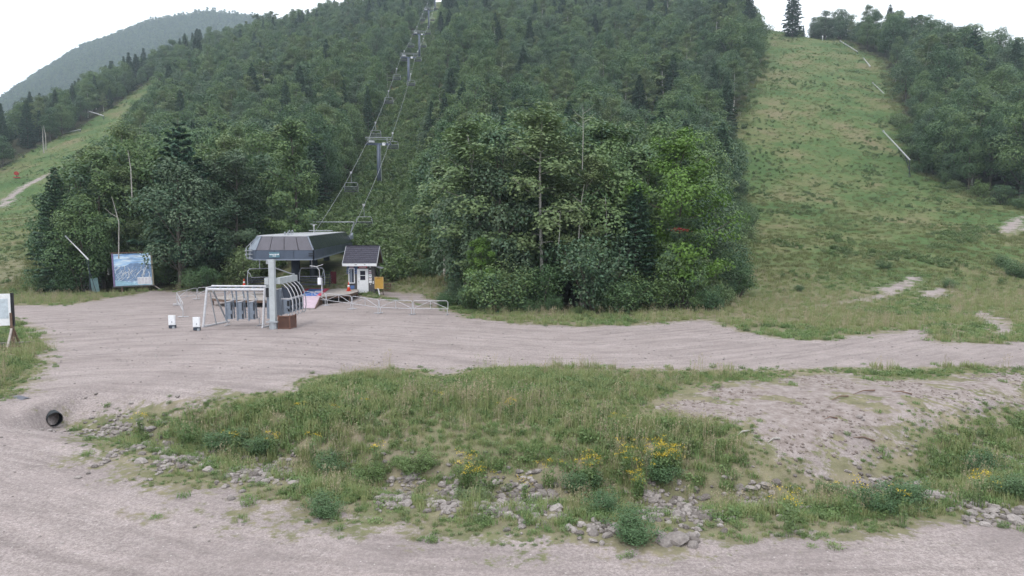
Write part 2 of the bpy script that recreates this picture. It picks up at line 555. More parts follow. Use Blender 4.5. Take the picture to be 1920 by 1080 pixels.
def sub_sheet(name, sel):
    q = Q[sel]
    used, inv = np.unique(q.ravel(), return_inverse=True)
    me = raw_mesh(name, V[used], inv.reshape(-1, 4), [M['ground']], {k: v[used] for k, v in att.items()}, True)
    o = bpy.data.objects.new(name, me)
    COL.objects.link(o)
    o['kind'] = 'structure'
    return o
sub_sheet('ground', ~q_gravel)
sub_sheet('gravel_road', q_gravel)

# the far mountain, wooded, left of the ski hill
mx_ = np.arange(-1750, 60, 14.0)
my_ = np.arange(560, 1500, 14.0)
AX, AY = np.meshgrid(mx_, my_)
def mountain_z(X, Y):
    k = 1200.0 / np.maximum(Y, 900)
    crest = np.interp(X, [-1800, -1250, -920, -825, -729, -633, -537, -489, -422, -300, -100, 60],
                      [-120, 0, 166, 282, 342, 376, 393, 390, 381, 370, 330, 300])
    d = np.abs(Y - 1200)
    z = crest - np.where(Y < 1200, .70, .4) * np.sqrt(d * d + 30 * 30) + 14
    return z + fbm(X / 190, Y / 190, 51, 4) * 38 * np.clip(d / 200, 0, 1) + fbm(X / 40, Y / 40, 57, 2) * 8
AZ = np.maximum(mountain_z(AX, AY), -12)
n2 = len(mx_)
jj = (np.arange(len(my_) - 1)[:, None] * n2 + np.arange(n2 - 1)[None, :]).ravel()
M['mountain'] = paint('mountain_wood_floor', (.03, .05, .025), .95, var=.4, scale=.03)
mo = bpy.data.objects.new('mountain', raw_mesh('mountain', np.stack([AX.ravel(), AY.ravel(), AZ.ravel()], 1),
                          np.stack([jj, jj + 1, jj + n2 + 1, jj + n2], 1), [M['mountain']], None, True))
COL.objects.link(mo)
mo['kind'] = 'structure'

# ------------------------------------------------------------------ vegetation prototypes
def unit(v):
    return v / (np.linalg.norm(v, axis=-1, keepdims=True) + 1e-9)

def leaf_quads(rng, P, Nrm, size, tint, asp=.62):
    """one diamond leaf per point, facing Nrm"""
    n = len(P)
    r = unit(rng.normal(size=(n, 3)))
    a = unit(np.cross(Nrm, r))
    b = np.cross(Nrm, a)
    s = (size * rng.uniform(.65, 1.35, n))[:, None]
    a = a * s
    b = b * s * asp
    V = np.stack([P - a, P - b + Nrm * s * .12, P + a, P + b + Nrm * s * .12], 1).reshape(-1, 3)
    return V, np.arange(4 * n).reshape(-1, 4), np.repeat(tint, 4)

def tubes_np(tubes, n=6):
    mb = MB()
    for pts, rad in tubes:
        mb.tube(pts, list(rad), n, caps=False)
    return np.array(mb.v), np.array([f for f in mb.f if len(f) == 4])

def broadleaf(seed, H, R, n_leaf, leaf, base=.22, nlimb=17, flat=.6, clumps=6, bark_r=.012, droop=0.0, open_=0.0, cr=.235):
    rng = np.random.default_rng(seed)
    lean = rng.normal(0, .02, 2)
    def tp(t):
        return np.array([lean[0] * H * t + .012 * H * math.sin(5 * t + seed), lean[1] * H * t + .012 * H * math.cos(4 * t + seed), H * t])
    tubes = [([tp(t) for t in np.linspace(0, .93, 9)], np.interp(np.linspace(0, .93, 9), [0, .05, .93], [H * bark_r * 1.35, H * bark_r, H * .002]))]
    C, S = [], []
    for i in range(nlimb):
        u = (i + rng.uniform(.1, .9)) / nlimb
        t0 = base + (.9 - base) * u
        prof = min(1, .68 + u * 1.1) * math.sqrt(max(.12, 1 - (max(0, u - .3) / .76) ** 2))
        ln = R * max(.25, prof) * rng.uniform(.65, 1.12)
        az = i * 2.39996 + rng.normal(0, .35)
        el = rng.uniform(.0, .4) + .55 * u * u - droop
        d = np.array([math.cos(az) * math.cos(el), math.sin(az) * math.cos(el), math.sin(el)])
        p0 = tp(t0)
        p1 = p0 + d * ln * .55 + np.array([0, 0, -.02 * ln])
        p2 = p0 + d * ln + np.array([0, 0, (.1 - droop * .4) * ln])
        tubes.append(([p0, p1, p2], [H * bark_r * .42 * (1.1 - u * .7), H * bark_r * .24, H * .0012]))
        for k in range(clumps):
            f = rng.uniform(.28, 1.04)
            c = p0 + (p2 - p0) * f + rng.normal(0, .10 * R, 3) * [1, 1, .7]
            C.append(c); S.append(rng.uniform(.75, 1.25) * (.6 + .4 * prof))
    for k in range(clumps):
        C.append(tp(.93) + rng.normal(0, .10 * R, 3) + [0, 0, .02 * H]); S.append(.8)
    C, S = np.array(C), np.array(S)
    per = max(4, n_leaf // len(C))
    idx = np.repeat(np.arange(len(C)), per)
    n = len(idx)
    d = unit(rng.normal(size=(n, 3)) + [0, 0, .35])
    rr = (cr * R * S[idx] * rng.uniform(.45, 1.0 + open_, n))[:, None]
    P = C[idx] + d * rr * [1.15, 1.15, flat]
    out = P - np.array([0, 0, H * .55])
    nr = unit(d * .45 + np.array([0, 0, .45]) + unit(out) * .5 + rng.normal(0, .30, (n, 3)))
    tint = np.clip(rng.uniform(0, 1, len(C))[idx] * .65 + rng.uniform(0, 1, n) * .35, 0, 1)
    lv = leaf_quads(rng, P, nr, leaf, tint)
    return tubes_np(tubes), lv

def dome_tree(seed, H, R, n_leaf, leaf):
    """round-headed broadleaf seen from far: billowing masses of leaves"""
    rng = np.random.default_rng(seed)
    tubes = [([(0, 0, 0), (.1, 0, H * .4), (0, .1, H * .8)], [H * .014, H * .01, H * .004])]
    C, S = [], []
    for h, rad, k, br in ((.30, .55, 5, .42), (.50, .60, 6, .44), (.68, .42, 5, .40), (.84, .16, 3, .36)):
        off = rng.uniform(0, 6.28)
        for j in range(k):
            a = off + 6.283 * j / k + rng.normal(0, .25)
            r = rad * R * rng.uniform(.75, 1.2)
            C.append((math.cos(a) * r, math.sin(a) * r, H * (h + rng.normal(0, .045)))); S.append(br * R * rng.uniform(.75, 1.2))
            tubes.append(([(0, 0, H * max(.1, h - .18)), C[-1]], [H * .005, H * .002]))
    C, S = np.array(C), np.array(S)
    w = S ** 2 / (S ** 2).sum()
    idx = rng.choice(len(C), n_leaf, p=w)
    d = unit(rng.normal(size=(n_leaf, 3)) + [0, 0, .45])
    jag = 1 + .22 * np.sin(d[:, 0] * 7 + idx) * np.cos(d[:, 1] * 6 + idx * 2)
    P = C[idx] + d * (S[idx] * jag * rng.uniform(.70, 1.08, n_leaf))[:, None] * [1, 1, .95]
    nr = unit(d * .75 + np.array([0, 0, .35]) + rng.normal(0, .32, (n_leaf, 3)))
    tint = np.clip(rng.uniform(0, 1, len(C))[idx] * .5 + rng.uniform(0, .5, n_leaf), 0, 1)
    return tubes_np(tubes, 5), leaf_quads(rng, P, nr, leaf, tint)

def spruce(seed, H, R, n_leaf, leaf, base=.06, step=.42, droop=.35, gap=0.0):
    rng = np.random.default_rng(seed)
    tubes = [([(0, 0, 0), (0.01 * H * math.sin(seed), 0, H * .5), (0, 0, H)], [H * .013, H * .008, .01])]
    P, Nn, T = [], [], []
    h = base * H
    total = []
    while h < H * .985:
        u = h / H
        ln0 = R * (1 - u) ** .85 * min(1, .55 + u * 3) + .12
        k = 5 + int(rng.integers(0, 3)) if ln0 > .5 else 4
        off = rng.uniform(0, 6.28)
        for j in range(k):
            if rng.uniform() < gap: continue
            az = off + 6.283 * j / k + rng.normal(0, .12)
            total.append((h, az, ln0 * rng.uniform(.75, 1.15), -droop * (1 - u) + .5 * u * u))
        h += step * rng.uniform(.8, 1.2) * (.55 + .6 * (1 - u))
    L_ = np.array([t[2] for t in total]); w = L_ ** 1.35; w = w / w.sum()
    for (h, az, ln, el), ww in zip(total, w):
        d = np.array([math.cos(az) * math.cos(el), math.sin(az) * math.cos(el), math.sin(el)])
        side = np.array([-math.sin(az), math.cos(az), 0])
        m = max(5, int(n_leaf * ww))
        f = np.sqrt(rng.uniform(.02, 1, m))
        wd = .30 * ln * (1.1 - f) + .05
        p = np.array([0, 0, h]) + d * (f * ln)[:, None] + side * (rng.uniform(-1, 1, m) * wd)[:, None]
        p[:, 2] += .12 * ln * f * f - rng.uniform(0, .18, m) * leaf * 2.5
        P.append(p); Nn.append(unit(rng.normal(0, .38, (m, 3)) + [0, 0, .9] + d * .35))
        T.append(np.clip(rng.uniform(0, 1) * .5 + f * .3 + rng.uniform(0, .3, m), 0, 1))
        if ln > .8:
            tubes.append(([(0, 0, h), tuple(np.array([0, 0, h]) + d * ln * .8)], [.02 + .01 * ln, .008]))
    lv = leaf_quads(rng, np.concatenate(P), np.concatenate(Nn), leaf, np.concatenate(T), asp=.36)
    return tubes_np(tubes, 5), lv

def bush(seed, H, R, n_leaf, leaf, stems=7, flat=.8):
    rng = np.random.default_rng(seed)
    tubes, C = [], []
    for i in range(stems):
        az = rng.uniform(0, 6.28); r = R * math.sqrt(rng.uniform(.02, 1)) * .8
        top = np.array([math.cos(az) * r, math.sin(az) * r, H * rng.uniform(.6, 1.0) * (1 - .35 * (r / R) ** 2)])
        b0 = np.array([top[0] * .25, top[1] * .25, -.04])
        tubes.append(([b0, (b0 + top) / 2 + rng.normal(0, .05 * R, 3), top], [H * .016, H * .011, H * .004]))
        for f in (.35, .55, .75, .92, 1.0):
            C.append(b0 + (top - b0) * f + rng.normal(0, .13 * R, 3))
    C = np.array(C)
    C[:, 2] = np.maximum(C[:, 2], .08 * H)
    per = max(3, n_leaf // len(C))
    idx = np.repeat(np.arange(len(C)), per)
    n = len(idx)
    d = unit(rng.normal(size=(n, 3)) + [0, 0, .3])
    P = C[idx] + d * (.30 * R * rng.uniform(.3, 1.05, n))[:, None] * [1, 1, flat]
    P[:, 2] = np.maximum(P[:, 2], .02)
    nr = unit(d * .5 + np.array([0, 0, .7]) + rng.normal(0, .45, (n, 3)))
    tint = np.clip(rng.uniform(0, 1, len(C))[idx] * .6 + rng.uniform(0, .4, n), 0, 1)
    return tubes_np(tubes, 4), leaf_quads(rng, P, nr, leaf, tint)

def crown_mesh(name, lv, mat):
    return raw_mesh(name, lv[0], lv[1], [mat], {'tint': lv[2]})

def wood_mesh(name, tb, mat):
    return raw_mesh(name, tb[0], tb[1], [mat], None, True)

def joined(name, tb, lv, wood, leafm):
    V_ = np.concatenate([tb[0], lv[0]])
    Q_ = np.concatenate([tb[1], lv[1] + len(tb[0])])
    mi = np.concatenate([np.zeros(len(tb[1])), np.ones(len(lv[1]))])
    t = np.concatenate([np.zeros(len(tb[0])), lv[2]])
    return raw_mesh(name, V_, Q_, [wood, leafm], {'tint': t}, False, mi)

# detailed trees (height 12 m each, scaled per tree)
HT = 12.0
HD = {}
for i, (seed, R, base, nl, fl, cl) in enumerate([(11, 3.1, .10, 20, .85, 6), (12, 2.7, .12, 21, .9, 6), (13, 3.5, .10, 19, .75, 7),
                                                 (14, 2.9, .07, 22, .9, 6), (15, 3.3, .10, 18, .8, 7)]):
    tb, lv = broadleaf(seed, HT, R, 13000, .105, base, nl, fl, cl)
    HD['broad', i] = (wood_mesh('trunk', tb, M['bark']), crown_mesh('crown', lv, M['leaf']))
for i, (seed, R) in enumerate([(16, 3.0), (17, 3.3), (18, 2.7)]):
    tb, lv = dome_tree(seed, HT, R, 11000, .105)
    HD['broad', 5 + i] = (wood_mesh('trunk', tb, M['bark']), crown_mesh('crown', lv, M['leaf']))
for i, (seed, R, base, nl) in enumerate([(21, 2.3, .20, 22), (22, 2.6, .26, 20)]):
    tb, lv = broadleaf(seed, HT, R, 11000, .09, base, nl, .8, 6, bark_r=.0085, droop=.12, open_=.3)
    HD['birch', i] = (wood_mesh('trunk', tb, M['birch_bark']), crown_mesh('crown', lv, M['leaf_olive']))
for i, (seed, R) in enumerate([(31, 2.2), (32, 2.6)]):
    tb, lv = spruce(seed, HT, R, 9000, .19)
    HD['spruce', i] = (wood_mesh('trunk', tb, M['bark']), crown_mesh('crown', lv, M['needle']))
tb, lv = spruce(41, HT, 3.4, 8000, .22, base=.14, step=.75, droop=-.05, gap=.18)
HD['pine', 0] = (wood_mesh('trunk', tb, M['bark']), crown_mesh('crown', lv, M['pine']))

def proto_collection(name, meshes):
    c = bpy.data.collections.new(name)
    for i, me in enumerate(meshes):
        c.objects.link(bpy.data.objects.new('%s_%02d' % (name, i), me))
    return c

LOD = []
for i, (seed, R, base, nl) in enumerate([(51, 3.1, .14, 12), (52, 2.7, .15, 13), (53, 3.5, .12, 11), (54, 2.9, .1, 13)]):
    tb, lv = dome_tree(seed, HT, R, 6500, .145)
    LOD.append(joined('broad', tb, lv, M['bark'], M['leaf']))
tb, lv = broadleaf(55, HT, 2.4, 3000, .19, .2, 16, .8, 6, droop=.1)
LOD.append(joined('birch', tb, lv, M['birch_bark'], M['leaf_olive']))
for i, (seed, R) in enumerate([(56, 2.1), (57, 2.5)]):
    tb, lv = spruce(seed, HT, R, 2600, .33, step=.6)
    LOD.append(joined('spruce', tb, lv, M['bark'], M['needle']))
C_TREES = proto_collection('tree_shapes', LOD)
FAR = []
for i, seed in enumerate((61, 62)):
    tb, lv = broadleaf(seed, HT, 3.6, 420, .62, .15, 9, .6, 5)
    FAR.append(joined('far_broad', tb, lv, M['bark'], M['leaf']))
tb, lv = spruce(63, HT, 2.4, 420, .7, step=1.2)
FAR.append(joined('far_spruce', tb, lv, M['bark'], M['needle']))
C_FAR = proto_collection('far_tree_shapes', FAR)

def scatter(name, X, Y, Z, rot, scale, idx, coll, label, cat):
    n = len(X)
    me = bpy.data.meshes.new(name)
    me.vertices.add(n)
    me.vertices.foreach_set('co', np.stack([X, Y, Z], 1).astype(np.float32).ravel())
    a = me.attributes.new('rot', 'FLOAT_VECTOR', 'POINT')
    R_ = np.zeros((n, 3), np.float32)
    R_[:, 2] = rot
    a.data.foreach_set('vector', R_.ravel())
    a = me.attributes.new('size', 'FLOAT_VECTOR', 'POINT')
    S_ = scale if np.ndim(scale) == 2 else np.repeat(np.asarray(scale)[:, None], 3, 1)
    a.data.foreach_set('vector', S_.astype(np.float32).ravel())
    a = me.attributes.new('pick', 'INT', 'POINT')
    a.data.foreach_set('value', np.asarray(idx).astype(np.int32))
    me.update()
    o = bpy.data.objects.new(name, me)
    COL.objects.link(o)
    ng = bpy.data.node_groups.new(name + '_nodes', 'GeometryNodeTree')
    ng.interface.new_socket('Geometry', in_out='INPUT', socket_type='NodeSocketGeometry')
    ng.interface.new_socket('Geometry', in_out='OUTPUT', socket_type='NodeSocketGeometry')
    N = ng.nodes
    gi, go = N.new('NodeGroupInput'), N.new('NodeGroupOutput')
    ip = N.new('GeometryNodeInstanceOnPoints')
    ci = N.new('GeometryNodeCollectionInfo')
    ci.inputs['Collection'].default_value = coll
    ci.inputs['Separate Children'].default_value = True
    ci.inputs['Reset Children'].default_value = True
    def na(t, nm):
        k = N.new('GeometryNodeInputNamedAttribute')
        k.data_type = t
        k.inputs['Name'].default_value = nm
        return k.outputs['Attribute']
    l = ng.links
    l.new(gi.outputs[0], ip.inputs['Points'])
    l.new(ci.outputs[0], ip.inputs['Instance'])
    ip.inputs['Pick Instance'].default_value = True
    l.new(na('INT', 'pick'), ip.inputs['Instance Index'])
    l.new(na('FLOAT_VECTOR', 'rot'), ip.inputs['Rotation'])
    l.new(na('FLOAT_VECTOR', 'size'), ip.inputs['Scale'])
    l.new(ip.outputs[0], go.inputs[0])
    md = o.modifiers.new('scatter', 'NODES')
    md.node_group = ng
    return tag(o, label, cat, None, 'stuff')

# ------------------------------------------------------------------ the woods
rng = np.random.default_rng(7)
trees = []      # x, y, H, species, variant, rot, wood, special
def in_view(x, y, m=25):
    return abs(x) < .80 * y + m

def add_tree(x, y, H, sp, var, wood, wscale=1.0, special=None, rot=None):
    trees.append(dict(x=x, y=y, z=gz(x, y), H=H, sp=sp, var=var, wood=wood, ws=wscale, special=special,
                      rot=rng.uniform(0, 6.28) if rot is None else rot))

SPECIAL_XY = []
def special(px, Y, H, sp, var, wood, lab, mat=None, ws=1.0):
    a, _ = ray(px, 540)
    x = a * Y
    SPECIAL_XY.append((x, Y))
    add_tree(x, Y, H, sp, var, wood, ws, dict(label=lab, mat=mat))

special(1285, 47.5, 12.6, 'broad', 2, 'centre', 'bright yellow-green maple at the right end of the middle wood', 'leaf_bright', 1.0)
special(345, 63.5, 15.5, 'pine', 0, 'left', 'tall soft-needled pine rising behind the trail map board', None, 1.15)
special(112, 60.5, 11.5, 'spruce', 1, 'left', 'dark conifer at the left corner of the wood beside the left trail', None, 1.1)
special(1010, 49, 14.5, 'birch', 1, 'centre', 'tall olive birch in the middle of the front of the middle wood', None, 1.35)
special(900, 50, 13.8, 'birch', 0, 'centre', 'wide olive birch at the left end of the middle wood', None, 1.55)
special(1090, 48, 11.0, 'birch', 0, 'centre', 'short olive birch with pale stems left of the bright maple', None, 1.25)
special(555, 68, 15.0, 'broad', 1, 'left', 'tall broadleaf tree behind the roof of the lift terminal', None, 1.0)
special(1471, 266, 23.0, 'spruce', 0, 'right', 'tall lone spruce standing against the sky at the top of the right slope', None, 1.1)
special(905, 46.5, 5.2, 'broad', 3, 'centre', 'low yellow-green young maple at the left foot of the middle wood', 'leaf_bright', 1.0)
special(1192, 46.6, 9.0, 'spruce', 1, 'centre', 'dark drooping conifer low in the middle wood left of the bright maple', None, 1.25)
special(1268, 46.4, 6.6, 'broad', 4, 'centre', 'small maple with a few red leaves under the bright maple', None, 1.1)
special(1805, 172, 19.0, 'pine', 0, 'right', 'layered pine sticking out above the right wood against the sky', None, 1.0)

grid = []
for y0, y1, s in ((43, 75, 3.3), (75, 130, 4.5), (130, 430, 5.8)):
    X_, Y_ = np.meshgrid(np.arange(-300, 240, s), np.arange(y0, y1, s))
    X_ = X_.ravel() + rng.uniform(-.42, .42, X_.size) * s
    Y_ = Y_.ravel() + rng.uniform(-.42, .42, Y_.size) * s
    grid.append(np.stack([X_, Y_], 1))
grid = np.concatenate(grid)
keep = np.abs(grid[:, 0]) < .80 * grid[:, 1] + 14
grid = grid[keep]
for wood, poly in WOODS.items():
    sd = sdist(grid[:, 0], grid[:, 1], poly)
    for (x, y), d in zip(grid[sd > 0.2], sd[sd > 0.2]):
        if any((x - a) ** 2 + (y - b) ** 2 < 4.5 for a, b in SPECIAL_XY):
            continue
        if wood == 'left' and -.64 < x / y < -.50 and y < 61.5: continue
        u = rng.uniform()
        nz = float(vnoise(np.array([x / 22.0]), np.array([y / 22.0]), 77)[0])
        con = .05 + .16 * (nz > .66)
        crest_con = .0
        if wood == 'far': con, crest_con = .35, .0
        if y > 280: con += .12
        bir = .14 if wood != 'centre' else (.24 if y < 62 else .14)
        sp = 'spruce' if u < con else ('birch' if u < con + bir else 'broad')
        if y < 75: H = rng.uniform(11, 15.5)
        elif y < 130: H = rng.uniform(10.5, 15)
        else: H = rng.uniform(7.5, 14.5)
        if wood == 'right': H *= 1.12
        if wood == 'centre' and x > 60 and y > 200: H *= 1.35
        H *= 1 - .30 * math.exp(-d / 1.3)
        if sp == 'spruce': H *= 1.08
        if wood == 'left':      # the wood steps down towards the left trail
            pxx = 960 + FPX * x / y
            if pxx < 330:
                lim = float(np.interp(pxx, [40, 80, 110, 160, 200, 240, 300, 330], [440, 392, 302, 276, 240, 212, 166, 100]))
                hm = CAM_Z + (HORIZON - lim) / FPX * y - gz(x, y)
                H = min(H, hm * rng.uniform(.82, 1.0))
                if H < 3.5: continue
        var = int(rng.integers(0, {'broad': 5, 'birch': 2, 'spruce': 2}[sp]))
        if sp == 'broad' and (y > 80 or u > .5): var = 5 + var % 3
        add_tree(float(x), float(y), H, sp, var, wood, rng.uniform(.9, 1.2) if y < 130 or sp == 'spruce' else rng.uniform(.95, 1.4))

# which trees show largest: paint them front to back on a coarse picture
W_, H_ = 256, 144
occ = np.zeros((H_, W_), bool)
for t in sorted(trees, key=lambda t: t['y']):
    k = FPX * W_ / 1920 / t['y']
    cx = W_ / 2 + t['x'] * k
    rx = max(.6, .22 * t['H'] * t['ws'] * k)
    base = (HORIZON + (CAM_Z - t['z']) / t['y'] * FPX) * H_ / 1080
    top = base - t['H'] * k
    x0, x1 = int(max(0, cx - rx)), int(min(W_, cx + rx + 1))
    y0, y1 = int(max(0, top)), int(min(H_, base - .12 * t['H'] * k + 1))
    if x1 <= x0 or y1 <= y0:
        t['vis'] = 0
        continue
    s = occ[y0:y1, x0:x1]
    t['vis'] = int((~s).sum())
    s[:] = True
order = sorted(trees, key=lambda t: -(t['vis'] + (1e6 if t['special'] else 0)))
indiv, rest = order[:300], order[300:]
SPN = {'broad': 'broadleaf_tree', 'birch': 'birch_tree', 'spruce': 'spruce_tree', 'pine': 'pine_tree'}
WN = {'left': 'wood left of the lift line', 'centre': 'wood right of the lift line',
      'right': 'wood beyond the right slope', 'far': 'wood beyond the left trail'}
AD = {'broad': 'green broadleaf tree', 'birch': 'olive birch tree', 'spruce': 'dark spruce tree'}
for t in indiv:
    tm, cm = HD[t['sp'], t['var']]
    root = empty(SPN[t['sp']], (t['x'], t['y'], t['z'] - .15), t['rot'])
    if t['special']:
        tag(root, t['special']['label'], 'tree')
    else:
        pxx, pyy = 960 + FPX * t['x'] / t['y'], HORIZON + FPX * (CAM_Z - t['z']) / t['y']
        far_ = {'left': ['beside the left trail', 'on the hill above the map board', 'on the hill above the lift terminal', 'left of the lift towers'][int(np.searchsorted([300, 470, 620], pxx))],
                'centre': ['right of the lift towers', 'on the hill above the wide olive birch', 'on the hill left of the bright maple', 'on the hill above the bright maple', 'along the left edge of the right slope'][int(np.searchsorted([860, 1010, 1160, 1320], pxx))],
                'right': ['on the crest of the right slope', 'along the right edge of the right slope', 'in the wood at the right picture edge'][int(np.searchsorted([1640, 1780], pxx))],
                'far': 'in the wood beyond the left trail'}[t['wood']]
        band = 'close under the skyline' if pyy < 110 else ('high up' if pyy < 220 else 'halfway up')
        row = 'at the foot of' if t['y'] < 66 else ('partway up' if t['y'] < 135 else 'high up in')
        ph = '%s %s' % (band, far_) if t['y'] >= 66 else '%s the %s' % (row, WN[t['wood']])
        tag(root, '%s %s' % (AD[t['sp']], ph), 'tree', '%ss %s' % (AD[t['sp']], ph))
    s = t['H'] / HT
    root.scale = (s * t['ws'], s * t['ws'], s)
    for nm, me in (('trunk', tm), ('crown', cm)):
        o = bpy.data.objects.new(nm, me)
        COL.objects.link(o)
        o.parent = root
        if nm == 'crown' and t['special'] and 'red leaves' in t['special']['label']:
            rp_ = np.random.default_rng(5)
            P_ = rp_.normal(0, 1, (220, 3)) * [.42, .16, .11] + [-.1, -1.75, 10.3]
            ro = bpy.data.objects.new('red_leaves', crown_mesh('red_leaves', leaf_quads(rp_, P_, unit(rp_.normal(0, .5, P_.shape) + [0, -.4, .6]), .085, rp_.uniform(0, 1, 220)), M['leaf_red']))
            COL.objects.link(ro); ro.parent = root
            ro.rotation_euler = (0, 0, -t['rot']); ro['label'] = 'sprig of red leaves'; ro['kind'] = 'stuff'
        if nm == 'crown' and t['special'] and t['special']['mat']:
            o.material_slots[0].link = 'OBJECT'
            o.material_slots[0].material = M[t['special']['mat']]

ORD = ['first', 'second', 'third', 'fourth', 'fifth', 'sixth', 'seventh', 'eighth', 'ninth', 'tenth', 'eleventh', 'twelfth', 'thirteenth', 'fourteenth']
bygroup = {}
for o in COL.objects:
    if o.get('category') == 'tree' and o.get('group'):
        bygroup.setdefault(o['group'], []).append(o)
for g, os_ in bygroup.items():
    if 1 < len(os_) <= 14:
        for o, w in zip(sorted(os_, key=lambda o: o.location.x / o.location.y), ORD):
            o['label'] = '%s-from-left ' % w + o['label'].replace('at the foot of the', 'at foot of the')
lod_i = {'broad': [0, 1, 2, 3], 'birch': [4], 'spruce': [5, 6], 'pine': [5]}
rest = [t for t in rest if in_view(t['x'], t['y'], 10)]
scatter('forest', np.array([t['x'] for t in rest]), np.array([t['y'] for t in rest]), np.array([t['z'] - .15 for t in rest]),
        np.array([t['rot'] for t in rest]), np.array([(t['H'] / HT * t['ws'], t['H'] / HT * t['ws'], t['H'] / HT) for t in rest]),
        [lod_i[t['sp']][t['var'] % len(lod_i[t['sp']])] for t in rest], C_TREES, 'dense mixed forest covering the hillside behind the lift', 'forest')
# trees of the far mountain
MXs = rng.uniform(-1300, -250, 26000)
MYs = rng.uniform(640, 1225, 26000)
k = (MXs / MYs > -.86) & (MXs / MYs < -.27)
MXs, MYs = MXs[k], MYs[k]
MZs = mountain_z(MXs, MYs)
k = MZs > 20
scatter('distant_forest', MXs[k], MYs[k], MZs[k] - .5, rng.uniform(0, 6.28, k.sum()), rng.uniform(.75, 1.15, k.sum()),
        rng.choice([0, 1, 2], k.sum(), p=[.4, .4, .2]), C_FAR, 'hazy wooded flank of the far mountain on the left', 'forest')
print('trees', len(trees), 'rest', len(rest), 'far', k.sum())
# ------------------------------------------------------------------ object materials
M['steel_dark'] = paint('dark_blue_grey_steel', (.040, .050, .072), .5, .1, .2, 3)
M['steel_skirt'] = paint('slate_blue_cladding', (.075, .095, .135), .45, .1, .18, 2)
M['roof_front'] = paint('weathered_slate_panel', (.078, .074, .096), .5, .0, .22, 1.6)
M['roof_side'] = paint('black_glass_panel', (.018, .024, .032), .25, .0, .3, 2, spec=.5)
M['trim'] = paint('pale_grey_trim', (.38, .39, .42), .5, .1, .2, 5)
M['white'] = paint('white_paint', (.74, .75, .78), .5, .0, .14, 6)
M['white_worn'] = paint('worn_white_tube', (.52, .52, .55), .5, .1, .25, 9)
M['galv'] = paint('galvanised_steel', (.36, .38, .41), .5, .4, .2, 6)
M['post_grey'] = paint('light_grey_post', (.42, .45, .47), .55, .1, .16, 4)
M['gate_grey'] = paint('blue_grey_gate', (.19, .22, .27), .5, .1, .2, 5)
M['black'] = paint('black_plastic', (.015, .016, .02), .45, .0, .3, 6)
M['wood'] = paint('weathered_deck_wood', (.34, .305, .285), .85, .0, .35, 4, bump=.3)
M['wood_brown'] = paint('brown_stained_wood', (.15, .095, .072), .8, .0, .35, 5, bump=.3)
M['siding'] = paint('grey_wood_siding', (.105, .10, .105), .85, .0, .3, 6, bump=.3)
M['shingle'] = paint('charcoal_shingle', (.062, .060, .082), .9, .0, .45, 11, bump=.4)
M['mat_blue'] = paint('blue_carpet', (.075, .16, .42), .9, .0, .2, 8)
M['mat_red'] = paint('red_carpet_border', (.46, .06, .10), .9, .0, .2, 8)
M['mat_pink'] = paint('faded_and_lit_pink_carpet', (.44, .34, .40), .9, .0, .2, 3)  # fading plus the bright light on the ramp, both put into the colour
M['orange'] = paint('orange_cone', (.62, .065, .03), .6, .0, .15, 6)
M['red_sign'] = paint('red_sign', (.50, .04, .08), .5, .0, .12, 6)
M['teal'] = paint('teal_sign', (.10, .20, .25), .5, .0, .1, 6)
M['blue_sign'] = paint('blue_sign', (.08, .15, .36), .5, .0, .2, 9)
M['yellow'] = paint('ochre_yellow_board', (.46, .27, .055), .65, .0, .18, 3)
M['pane'] = paint('dark_window_pane', (.012, .014, .03), .08, .0, .2, 2, spec=.6)
M['glass_grey'] = paint('milky_glazing', (.30, .34, .40), .15, .0, .25, 3, spec=.6)
M['culvert'] = paint('black_corrugated_pipe', (.018, .025, .030), .5, .0, .4, 7)
M['culvert_grey'] = paint('grey_corrugated_pipe', (.12, .125, .15), .5, .2, .3, 7)
M['rust'] = paint('brown_lattice', (.16, .085, .065), .8, .0, .3, 8)
M['seat'] = paint('dark_chair_seat', (.045, .05, .062), .6, .0, .25, 6)
M['snag'] = paint('bleached_dead_wood', (.34, .325, .30), .8, .0, .25, 6)
M['rock'] = paint('pale_riprap_stone', (.31, .29, .285), .9, .0, .4, 7, bump=.5)
_nt = M['rock'].node_tree
_b = [n_ for n_ in _nt.nodes if n_.type == 'BSDF_PRINCIPLED'][0]
_src = _b.inputs['Base Color'].links[0].from_socket
_oi = _nt.nodes.new('ShaderNodeObjectInfo')
_rp = _nt.nodes.new('ShaderNodeValToRGB')
for _p, _c in ((0.0, (.42, .39, .37, 1)), (1.0, (1.05, 1.01, .98, 1))):
    _rp.color_ramp.elements[int(_p)].color = _c
_nt.links.new(_oi.outputs['Random'], _rp.inputs[0])
_mm = _nt.nodes.new('ShaderNodeMix'); _mm.data_type = 'RGBA'; _mm.blend_type = 'MULTIPLY'; _mm.inputs[0].default_value = 1
_nt.links.new(_src, _mm.inputs[6]); _nt.links.new(_rp.outputs[0], _mm.inputs[7]); _nt.links.new(_mm.outputs[2], _b.inputs['Base Color'])
M['rock_dark'] = paint('grey_field_boulder', (.20, .19, .19), .9, .0, .4, 4, bump=.5)
M['red_gun'] = paint('red_machine', (.35, .04, .03), .5, .0, .2, 4)

